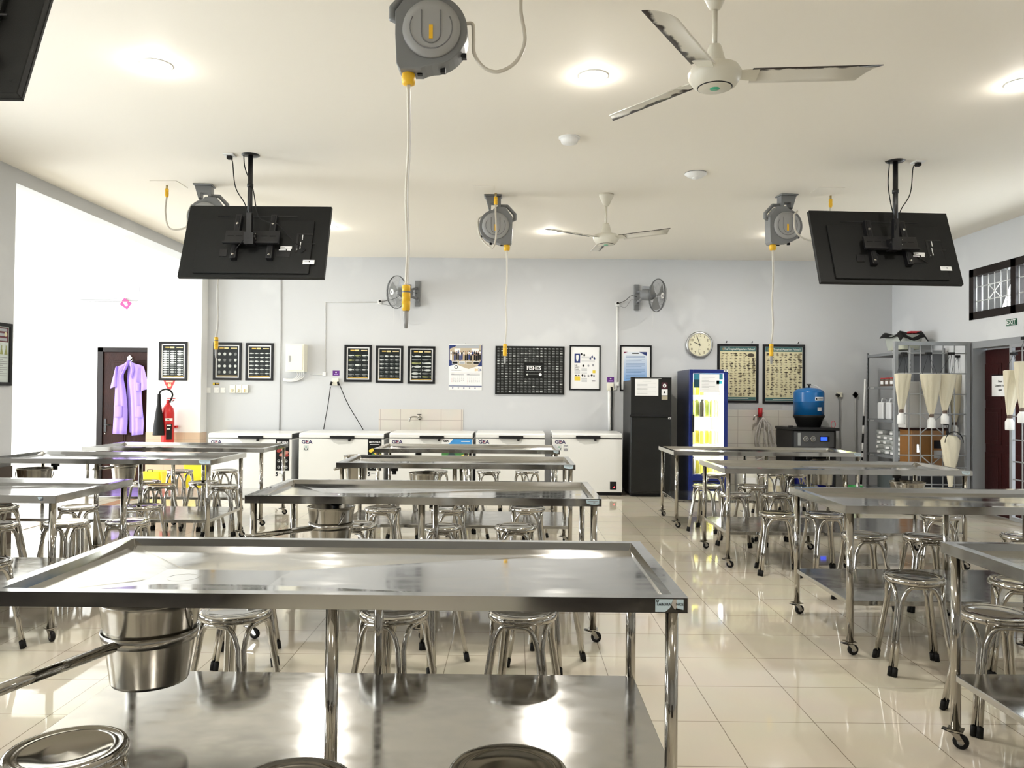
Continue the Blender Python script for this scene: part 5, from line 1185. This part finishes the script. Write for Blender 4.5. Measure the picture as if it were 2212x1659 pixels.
# things between the rack and the gate
def bx(name, x0, y0, x1, y1, Y, dep, m, lb, cat, z0=None, parts=None):
    a, c_ = at(x0, y1, Y), at(x1, y0, Y); t = thing(name, lb, cat, ((a.x+c_.x)/2, Y, a.z if z0 is None else z0)); w = c_.x-a.x; h = c_.z-t.location.z
    B().box(-w/2, w/2, 0, dep, 0, h, m).build('body', t, bevel=.006)
    if parts: parts(t, w, h)
    return t
WB = mat('orange_brown_wood', (.24, .11, .03), .45, bump=(12, .3, (8, 1, 1)))
cab = bx('wooden_cabinet', 1969, 930, 2044, 1000, 9.72, .3, WB, 'orange brown wooden chest standing behind the open barred gate', 'chest', 0.5,
   lambda t, w, h: (B().box(-w/2-.01, w/2+.01, -.01, .31, h, h+.03, WOOD).build('lid', t), B().box(.06, .2, -.004, 0, h*.55, h*.75, INK).box(.06, .22, -.004, 0, h*.3, h*.5, LGREY).build('label_plate', t), B().box(-.16, -.13, -.02, 0, h*.45, h*.65, TUBE).build('lock', t)))
bx('low_stand', 1965, 1000, 2050, 1050, 9.7, .34, BLKPL, 'black low stand under the orange brown chest', 'stand', 0, None)
o = bpy.data.objects['low_stand']; o.children[0].scale = (1, 1, .5/max(.01, at(2000, 1000, 9.7).z)); 
bx('white_foam_box', 1957, 825, 2048, 930, 9.74, .26, mat('foam_grey_white', (.5, .49, .47), .8), 'large pale board box standing on the orange brown chest', 'box', cab.location.z+at(1969, 930, 9.72).z-.5+.031, None)

# ------------------------------------------------------------------ barred gates
def gate(name, lb, loc, rz, w, h, cols, rows_z, xs, zb=.04):
    t = thing(name, lb, 'gate', loc, (0, 0, rz)); e = .045
    B().box(0, e, -.02, .02, zb, h, GREYMET).box(w-e, w, -.02, .02, zb, h, GREYMET).box(e, w-e, -.02, .02, h-e, h, GREYMET).box(e, w-e, -.02, .02, zb, zb+e, GREYMET).build('gate_frame', t, bevel=.003)
    b = B(); G2 = mat('gate_bar_grey', (.36, .37, .38), .45); st = (w-2*e)/cols
    for k in range(1, cols): b.cyl((e+k*st, 0, zb+e), (e+k*st, 0, h-e), .0075, G2, 6)
    for z in rows_z: b.cyl((e, 0, z), (w-e, 0, z), .0075, G2, 6)
    for (k0, k1, z0, z1) in xs: b.cyl((e+k0*st, 0, z0), (e+k1*st, 0, z1), .007, G2, 6).cyl((e+k0*st, 0, z1), (e+k1*st, 0, z0), .007, G2, 6)
    b.build('bars', t); return t
GY = 9.57; gx0 = at(1931, 800, GY).x; gw = 5.545-gx0; gz = at(1990, 738, GY).z
def gzp(cy): return at(1990, 680+cy/4.148, GY).z
rz_ = [gzp(v) for v in (345, 525, 710, 888, 1080, 1258, 1440, 1520)]+[.55, .3]
g1_ = gate('barred_gate', 'open grey barred gate left of the maroon door, hung with nets', (gx0, GY, 0), 0, gw, gz, 6, rz_, [(2, 4, gzp(710), gzp(525)), (2, 4, gzp(1065), gzp(888)), (2, 4, gzp(1430), gzp(1258))])
gy1 = atx(2184, 900, XR-.04).y
g2_ = gate('barred_gate', 'closed grey barred gate leaf in front of the maroon door, right edge', (XR-.04, gy1-1.0, 0), pi/2, 1.0, atx(2190, 742, XR-.04).z, 6, [rz_[0]-.02, rz_[1], rz_[3], rz_[4], rz_[5], .5, .3], [])
# plankton nets with bottles
def net(px, top, bot, bb, Y, wpx, lb, lean=0, hang=None):
    a = at(px, top, Y); c_ = at(px+lean, bot, Y); e_ = at(px+lean, bb, Y); r = wpx/2*Y/F; t = thing('plankton_net', lb, 'net', (a.x, Y, e_.z), group='white plankton nets hung on the gates'); zt = a.z-e_.z; zc = c_.z-e_.z; dx = c_.x-a.x
    b = B(); n = 40; rows = 12; vs = []; fs = []
    for j in range(rows+1):
        f_ = j/rows; z = zt+(zc-zt)*f_; rr = r*(1-f_)**.8+.022
        for i in range(n): an = 2*pi*i/n; q_ = rr*(1+.10*sin(an*7+f_*2)*min(1, f_*3)+.05*sin(an*3+5*f_)); vs.append((dx*f_+q_*cos(an), q_*sin(an)*.55, z))
    for j in range(rows):
        for i in range(n): fs.append((j*n+i, j*n+(i+1) % n, (j+1)*n+(i+1) % n, (j+1)*n+i))
    b.add(vs, fs, NET, True); b.build('net_cone', t)
    B().tube([(r*1.12*cos(2*pi*k/30), r*1.12*.55*sin(2*pi*k/30), zt) for k in range(30)], .006, mat('net_hem', (.75, .7, .58), .8), 6, closed=True).build('rim_hoop', t)
    B().lathe([(.026, 0), (.026, .05)], mat('net_strap', (.12, .08, .06), .7), c=(dx, 0, zc-.03), n=14).build('strap', t)
    h = zc-.02; B().lathe([(0, 0), (.042, 0), (.045, .008), (.045, h*.72), (.028, h*.92), (.028, h)], WHITEPL, c=(dx, 0, 0), n=20).build('bottle', t)
    hp = hang or (a.x, Y+.0, a.z+.35); hv = Vector(hp)-Vector(t.location)
    b = B()
    for k in range(3): an = 2*pi*k/3+.5; b.tube([(r*cos(an), r*.55*sin(an), zt), hv], .002, BLACK, 4)
    b.build('hanging_string', t); B().cbox(hv, (.06, .05, .03), BLACK).build('clip', t)
gh = lambda px: (at(px, 764, GY).x, GY-.03, at(px, 764, GY).z)
net(1951, 808, 888, 916, GY-.17, 28, 'plankton net leftmost on the open gate, near the jars', -4, gh(1950))
net(2011, 809, 898, 925, GY-.2, 38, 'plankton net in the middle of the open gate', 1, gh(2003))
net(2046, 809, 890, 916, GY-.13, 34, 'plankton net on the open gate, nearest the gate post', -5, gh(2052))
p = at(2055, 808, 9.78); net(2068, 810, 915, 940, 9.85, 30, 'plankton net hanging behind the open gate post, in shadow', -6, (at(2068, 790, 9.85).x, 9.85, at(2068, 770, 9.85).z))
net(2190, 801, 900, 929, gy1-.12, 34, 'plankton net on the closed gate leaf, beside the paper sign', -9, (XR-.06, gy1-.08, at(2190, 764, gy1-.1).z))
net(2214, 782, 885, 914, gy1-.3, 36, 'plankton net cut by the right edge of the photo', -6, (XR-.08, gy1-.3, 2.05))
a = at(2055, 942, 9.42); t = thing('net_bag', 'bundled white cotton net bag low on the open gate', 'net', (a.x, GY-.13, at(2050, 1052, 9.42).z)); t.scale = (.78, .9, 1); zt = at(2055, 940, 9.42).z-t.location.z
b = B(); n = 32; prof = [(.03, 0), (.04, zt*.12), (.06, zt*.3), (.1, zt*.5), (.13, zt*.75), (.14, zt*.9), (.09, zt*.98), (.02, zt)]; vs = []; fs = []
for j, (r, z) in enumerate(prof):
    for i in range(n): an = 2*pi*i/n; q_ = r*(1+.1*sin(7*an+j)); vs.append((q_*cos(an), q_*sin(an)*.6, z))
for j in range(len(prof)-1):
    for i in range(n): fs.append((j*n+i, j*n+(i+1) % n, (j+1)*n+(i+1) % n, (j+1)*n+i))
b.add(vs, fs, NET, True).build('net_cloth', t); B().tube([(.14*cos(a_), -.09, zt*.86+.13*sin(a_)) for a_ in [pi*k/12 for k in range(13)]], .006, BLACK, 6).build('hoop', t)
B().cyl((0, 0, zt-.02), (0, .11, zt+.12), .003, BLACK, 5).cbox((0, .115, zt+.13), (.05, .05, .03), BLACK).build('clip', t)

# door sign, exit sign
def rwb(x0, y0, x1, y1, X): a, b_ = atx(x0, (y0+y1)/2, X), atx(x1, (y0+y1)/2, X); t_, m_ = atx((x0+x1)/2, y0, X), atx((x0+x1)/2, y1, X); return (X, (a.y+b_.y)/2, (t_.z+m_.z)/2), a.y-b_.y, t_.z-m_.z
c, w, h = rwb(2143, 810, 2180, 856, XDo-.02); b = B().box(-w/2, w/2, -.003, -.001, -h/2, h/2, WHITE).box(-w/2, w/2, -.004, -.001, h/2-.008, h/2+.006, INK)
for k, s in enumerate(('Please', 'Close the Door', 'Again')): b.text(s, 0, h*.2-k*h*.2, h*.13, -.0045, INK, bold=.0008, sx=.95)
b.build('door_sign', loc=c, rot=(0, 0, -pi/2), label='white paper sign Please Close the Door Again on maroon door', cat='sign')
c, w, h = rwb(2176, 689, 2197, 703, XR); b = B().box(-w/2, w/2, -.012, -.001, -h/2, h/2, mat('exit_green', (.005, .09, .04), .4)).box(-w/2+.008, w/2-.008, -.0125, -.012, -h/2+.008, -h/2+.01, WHITE).text('EXIT', 0, 0, h*.95, -.014, WHITE, bold=.001, sx=1.15)
b.build('exit_sign', loc=c, rot=(0, 0, -pi/2), label='green EXIT sign on the right wall below the barred window', cat='sign')

# ------------------------------------------------------------------ left side: poster, annex door, coat, extinguisher, air conditioner
px_ = atx(22, 768, XL+.0); pw = .55; z1, z0 = atx(22, 700, XL).z, atx(19, 833, XL).z
t = thing('framed_poster', 'black framed laboratory poster with flasks at the left edge', 'poster', (XL, px_.y-pw/2, (z0+z1)/2), (0, 0, pi/2)); h = z1-z0
b = B()
for (u0, u1, v0, v1) in ((-pw/2, pw/2, h/2-.03, h/2), (-pw/2, pw/2, -h/2, -h/2+.03), (-pw/2, -pw/2+.03, -h/2+.03, h/2-.03), (pw/2-.03, pw/2, -h/2+.03, h/2-.03)): b.box(u0, u1, -.02, -.001, v0, v1, FR)
b.build('frame', t); u = pw/2-.03; v = h/2-.03; b = B().q(-u, u, -v, v, -.006, mat('poster_mint', (.6, .66, .63), .5)).q(-u+.01, u-.01, v-.14, v-.01, -.007, mat('poster_maroon', (.12, .02, .03), .5))
for k in range(3): b.q(-u+.05, u-.03, v-.045-k*.042, v-.02-k*.042, -.008, mat('photo_grey', (.4, .42, .45), .6))
b.ell(u-.05, v-.07, .02, .02, -.009, CRM)
for k in range(2): b.pl([(u-.02-k*.06, v-.25), (u-.035-k*.06, v-.2), (u-.035-k*.06, v-.17), (u-.045-k*.06, v-.17), (u-.045-k*.06, v-.2), (u-.065-k*.06, v-.25)], -.008, FISHO)
for k in range(10): b.q(-u+.02, u-.02-(.06 if k % 3 == 1 else 0), v-.28-k*.018, v-.275-k*.018, -.008, INKG)
b.build('poster', t)

# annex door (door_2)
dx0, dx1, dz = at(211, 900, DW).x, at(326, 900, DW).x, at(270, 751, DW).z
b = B().box(dx0, dx0+.09, DW-.04, DW+.02, 0, dz, WOODK).box(dx1+.0, dx1+.09, DW-.04, DW+.02, 0, dz, WOODK).box(dx0, dx1+.09, DW-.04, DW+.02, dz-.07, dz, WOODK)
do = b.build('door_2', kind='structure', bevel=.004)
lf = B().box(dx0+.09, dx1+.06, DW-.02, DW+.0, .0, dz-.07, WOOD); wv = dx1+.0-dx0-.09
for k, (u0, u1) in enumerate(((.14, .36), (.46, .72))):
    for (v0, v1) in ((.15, .85), (.95, dz-.2)):
        lf.box(dx0+.09+u0-.0, dx0+.09+u1, DW-.028, DW-.02, v0, v1, WOOD).box(dx0+.09+u0+.03, dx0+.09+u1-.03, DW-.034, DW-.028, v0+.03, v1-.03, WOOD)
lf = lf.build('door_leaf', do, bevel=.004)
q = at(229, 917, DW); B().box(-.018, .018, -.03, -.02, -.11, .09, BLKMET).tube([(0, -.03, 0), (0, -.06, 0), (.09, -.06, -.005)], .009, BLKMET, 8).lathe([(0, -.034), (.012, -.034), (.014, -.02)], TUBE, c=(0, 0, -.14), n=12, axis='Y').build('door_handle', lf, loc=(q.x, DW, q.z))
q = at(283, 773, DW); t = thing('coat_hook', 'white diamond shaped coat hook on the dark brown door', 'hook', (q.x, DW-.037, q.z))
B().prism([(-.04, 0), (0, .04), (.04, 0), (0, -.04)], -.01, 0, WHITEPL).build('hook_plate', t); B().tube(curve3([(0, -.01, .0), (0, -.05, -.01), (0, -.06, -.05), (0, -.04, -.06)], 4), .008, WHITEPL, 8).lathe([(0, -.05), (.018, -.045), (0, -.03)], WHITEPL, n=12, axis='Y').build('hook_arm', t)
# lilac lab coat
YC2 = DW-.12; o = at(283, 777, YC2); t = thing('lab_coat', 'lilac short-sleeved lab coat hanging on the dark brown door', 'coat', (o.x, YC2, o.z))
def cp(x, y): p = at(200+x/6.379, 700+y/6.379, YC2); return p.x-o.x, p.z-o.z
def cloth(name, L, R_, dep, folds, amp, ph=0, m=LILAC, nx=18, ny=16, parent=t, curve=.03):
    L = [cp(*q) for q in L]; R_ = [cp(*q) for q in R_]
    def pick(P, f):
        k = f*(len(P)-1); i = min(int(k), len(P)-2); g = k-i; return P[i][0]*(1-g)+P[i+1][0]*g, P[i][1]*(1-g)+P[i+1][1]*g
    vs = []
    for j in range(ny+1):
        a, c_ = pick(L, j/ny), pick(R_, j/ny)
        for i in range(nx+1):
            g = i/nx; am = .6*amp*(.2+.8*j/ny); vs.append((a[0]*(1-g)+c_[0]*g, dep-curve*sin(pi*g)+am*sin(folds*2*pi*g+ph+.5*j/ny), a[1]*(1-g)+c_[1]*g))
    b = B().add(vs, [(j*(nx+1)+i, j*(nx+1)+i+1, (j+1)*(nx+1)+i+1, (j+1)*(nx+1)+i) for j in range(ny) for i in range(nx)], m, True)
    ob = b.build(name, parent); s = ob.modifiers.new('Solidify', 'SOLIDIFY'); s.thickness = .006; s.offset = 0; return ob
cloth('back_panel', [(470, 560), (455, 900), (470, 1200), (490, 1495)], [(580, 560), (590, 900), (570, 1200), (550, 1505)], .04, 2, .008, m=LILACD, curve=0)
cloth('left_front', [(500, 500), (420, 560), (335, 585), (318, 760), (310, 900), (298, 1150), (285, 1350), (275, 1512)], [(503, 500), (495, 570), (430, 660), (425, 760), (455, 900), (480, 1130), (480, 1350), (465, 1520)], 0, 2.2, .014)
cloth('right_front', [(530, 500), (525, 570), (520, 660), (500, 760), (520, 900), (535, 1130), (540, 1350), (540, 1535)], [(575, 545), (640, 558), (705, 580), (690, 760), (680, 930), (690, 1130), (715, 1350), (703, 1520)], -.01, 2.5, .014, 1)
cloth('left_sleeve', [(345, 580), (325, 600), (300, 700), (270, 810), (250, 888)], [(352, 590), (350, 660), (355, 740), (362, 810), (366, 858)], -.02, 1, .01, .5)
cloth('right_sleeve', [(690, 575), (680, 660), (678, 760), (672, 850), (668, 935)], [(710, 585), (735, 680), (760, 780), (778, 850), (779, 893)], -.02, 1, .01, 1.5)
cloth('collar', [(500, 495), (470, 560), (440, 640), (410, 700)], [(528, 498), (520, 540), (495, 600), (418, 745)], -.04, .5, .004)
cloth('collar', [(530, 495), (528, 560), (560, 640), (555, 690)], [(575, 545), (592, 600), (590, 650), (560, 752)], -.04, .5, .004)
for n_, (a_, c_) in (('pocket', ((310, 1118), (430, 1285))), ('pocket', ((605, 1120), (700, 1290))), ('chest_pocket', ((608, 800), (668, 925)))):
    L = [(a_[0]+3, a_[1]), (a_[0], c_[1])]; R_ = [(c_[0], a_[1]+10), (c_[0]-4, c_[1])]; cloth(n_, L, R_, -.036, 1, .003, nx=8, ny=6, curve=.012)
B().tube(curve3([cp3 for cp3 in [(0, .05, .0), (-.01, .03, -.02), (-.08, .03, -.06), (-.2, .035, -.1)]], 4), .006, WHITEPL, 6).build('hanger', t)

# fire extinguisher and its sign
c = at(366, 850, PYF); s = B().pl([(-.105, .115), (.105, .115), (0, -.1)], -.003, WHITE).pl([(-.09, .1), (.09, .1), (0, -.085)], -.004, RED).q(-.05, .05, .07, .09, -.005, CRM).pl([(-.025, .02), (-.01, .06), (.0, .035), (.015, .065), (.028, .02), (.01, -.0), (-.01, 0)], -.005, mat('flame_cream', (.8, .6, .3), .5)).pl([(-.02, -.045), (.02, -.045), (0, -.082)], -.005, WHITE)
s.T = Matrix.Translation((0, 0, 0)); zc = at(366, 836, PYF).z; s.build('fire_sign', loc=(at(366, 836, PYF).x, PYF, zc), label='red and white triangular fire sign below the framed poster', cat='sign')
e0 = at(360, 975, 11.2); zb = .62; t = thing('fire_extinguisher', 'tall red fire extinguisher with black horn on the pilaster', 'fire extinguisher', (e0.x, 11.22, zb)); zt = at(360, 873, 11.2).z-zb
R_ = .088; B().lathe([(0, 0), (R_*.9, 0), (R_, .015), (R_, zt-.13), (R_*.85, zt-.06), (R_*.4, zt-.01), (.025, zt+.01), (0, zt+.01)], RED, n=32).build('cylinder', t)
b = B(); curved(R_+.001, .05, 1.2, zt-.24, zt-.2, WHITE, b); curved(R_+.001, .2, 1.1, zt-.5, zt-.28, INK, b); curved(R_+.002, .3, .9, zt-.31, zt-.295, WHITE, b); curved(R_+.002, .3, .8, zt-.36, zt-.345, WHITE, b); b.text('PA', .045, zt-.22, .034, -R_*1.03, INK, bold=.001); b.build('label', t)
B().cyl((0, 0, zt), (0, 0, zt+.06), .024, RED).box(-.01, .09, -.012, .012, zt+.05, zt+.065, RED).box(-.01, .1, -.012, .012, zt+.075, zt+.09, RED).cyl((.03, 0, zt+.02), (.09, -.02, zt+.05), .004, BLKMET).build('valve_head', t)
hz = at(350, 843, 11.1).z-zb
B().tube(curve3([(.03, -.01, zt+.03), (.085, -.05, hz-.07), (.07, -.08, hz-.01), (.01, -.1, hz+.015), (-.06, -.12, hz-.02), (-.075, -.12, hz-.1)], 6), .012, BLACK, 10).build('hose', t)
B().lathe([(.014, 0), (.022, -.01), (.024, -.14), (.036, -.2), (.07, -.46), (.078, -.58), (.078, -.59), (.06, -.57)], BLACK, c=(-.075, -.12, hz-.05), n=24).build('horn', t)
B().box(-.085, .085, .085, .16, .25, .28, RED).build('wall_bracket', t)
# split air conditioner
ya = DW-.21; a, c_ = at(164, 632, ya), at(313, 632, ya); zt, zb = at(240, 609, ya).z, at(240, 654, ya).z; w = c_.x-a.x; h = zt-zb
t = thing('air_conditioner', 'white split air conditioner high on the annex wall', 'air conditioner', ((a.x+c_.x)/2, DW-.012, zb))
B().prism([(0, 0), (-.12, 0), (-.2, .05), (-.21, h-.03), (-.18, h), (0, h)], -w/2, w/2, WHITEPL, axis='X').build('housing', t, bevel=.006)
for k, z in enumerate((.005, .028, .05)): B().box(-w/2+.04+.03*k, w/2-.1, -.205+.0-(.02 if k == 0 else 0)+.02*0, -.185, z+.008, z+.013, GREYPL).build('louver', t)
B().box(w/2-.09, w/2-.06, -.214, -.21, h*.35, h*.8, WHITE).box(w/2-.08, w/2-.07, -.216, -.21, h*.4, h*.75, INKG).build('energy_label', t)
B().tube(curve3([(w/2, -.05, .03), (w/2+.06, -.04, -.03), (w/2+.09, -.03, -.16), (w/2+.06, -.03, -.14), (w/2+.0, -.03, -.01)], 6), .006, HOSEW, 6).tube([(w/2-.0, -.06, h-.03), (w/2+.1, -.03, h*1.1), (w/2+.1, -.02, .0)], .008, HOSEW, 6).build('drain_line', t)
q = at(271, 656, ya-.03); PK = mat('pink_tag', (.8, .04, .2), .5); b = B(); b.T = Matrix.Rotation(radians(35), 4, 'Y'); b.box(-.07, .07, -.003, 0, -.06, .06, PK).pl([(-.05, .0), (0, .035), (.04, .0), (.03, -.03), (-.02, -.02)], -.004, mat('pink_pale', (.9, .6, .65), .5))
b.build('warning_tag', loc=(q.x, ya-.02, q.z), label='pink paper tag hanging from the white air conditioner', cat='tag')

# ------------------------------------------------------------------ things on the floor behind the tables
YEL = mat('crate_yellow', (.85, .75, .02), .4)
def cbx(name, x0, x1, ytop, Y, dep, m, lb, cat, extra=None):
    a, c_ = at(x0, ytop, Y), at(x1, ytop, Y); w = c_.x-a.x; h = a.z; t = thing(name, lb, cat, ((a.x+c_.x)/2, Y, 0))
    b = B(); e = .02; o0 = rrect(w*.9, dep*.9, .03); o1 = rrect(w, dep, .03); n = len(o0)
    b.add([(x, y+dep/2, 0) for x, y in o0]+[(x, y+dep/2, h) for x, y in o1], [tuple(range(n))[::-1], tuple(range(n, 2*n))]+[(i, (i+1) % n, (i+1) % n+n, i+n) for i in range(n)], m); b.build('body', t)
    if extra: extra(t, w, h, dep)
    return t
def lidf(m): return lambda t, w, h, d: B().prism([(x, y+d/2) for x, y in rrect(w+.02, d+.02, .03)], h, h+.02, m, axis='Z').build('lid', t)
cbx('yellow_box', 395, 443, 1001, 10.9, .3, YEL, 'tall bright yellow box standing beside the leftmost freezer', 'box', lidf(YEL))
cbx('yellow_crate', 307, 346, 1019, 10.7, .25, YEL, 'small yellow crate on the floor below the dark door', 'crate', lambda t, w, h, d: B().tube([(-.05, 0, h), (-.05, .0, h+.03), (.02, 0, h+.03), (.02, 0, h)], .005, BLACK, 6).q(-.06, .02, h*.6, h*.62, .004, INK).build('handle', t))
cbx('yellow_bucket', 345, 370, 1020, 10.6, .16, mat('bucket_amber', (.8, .5, .03), .3), 'amber yellow bucket with red base beside the small yellow crate', 'bucket', lambda t, w, h, d: B().prism([(x, y+d/2) for x, y in rrect(w*1.05, d*1.05, .03)], 0, .05, REDP, axis='Z').build('base', t))
KH = mat('drum_cream', (.72, .66, .48), .4)
def drum(x0, x1, yt, Y, m, lidm, lb):
    a, c_ = at(x0, yt, Y), at(x1, yt, Y); r = (c_.x-a.x)/2; h = a.z; t = thing('plastic_drum', lb, 'drum', ((a.x+c_.x)/2, Y, 0))
    B().lathe([(0, 0), (r*.92, 0), (r, .03), (r, h*.3), (r*.97, h*.32), (r, h*.36), (r, h*.8), (r*.7, h*.93)], m, n=32).build('body', t); B().lathe([(r*.72, h*.9), (r*.72, h), (0, h)], lidm, n=24).build('lid', t)
    B().q(-r*.4, r*.4, h*.4, h*.65, -r*1.005, WHITE).build('paper_label', t)
drum(1588, 1640, 1006, 11.0, mat('drum_white', (.75, .74, .66), .4), BLACK, 'white plastic drum on the floor right of the blue display fridge')
drum(1652, 1690, 1010, 11.05, KH, KH, 'cream plastic drum on the floor left of the filter cabinet')
t = thing('green_bucket', 'green plastic bowl on the floor before the measuring pole', 'bowl', (at(1845, 1000, 10.2).x, 10.2, 0)); t.name = 'green_bowl'; t.scale = (.55, .55, .8)
B().lathe([(0, .0), (.13, 0), (.19, .3), (.2, .3), (.205, .31), (.19, .31), (.125, .012), (0, .01)], mat('green_plastic', (.02, .25, .05), .4), n=32, cap=False).build('bowl', t)
t.location.z = 0
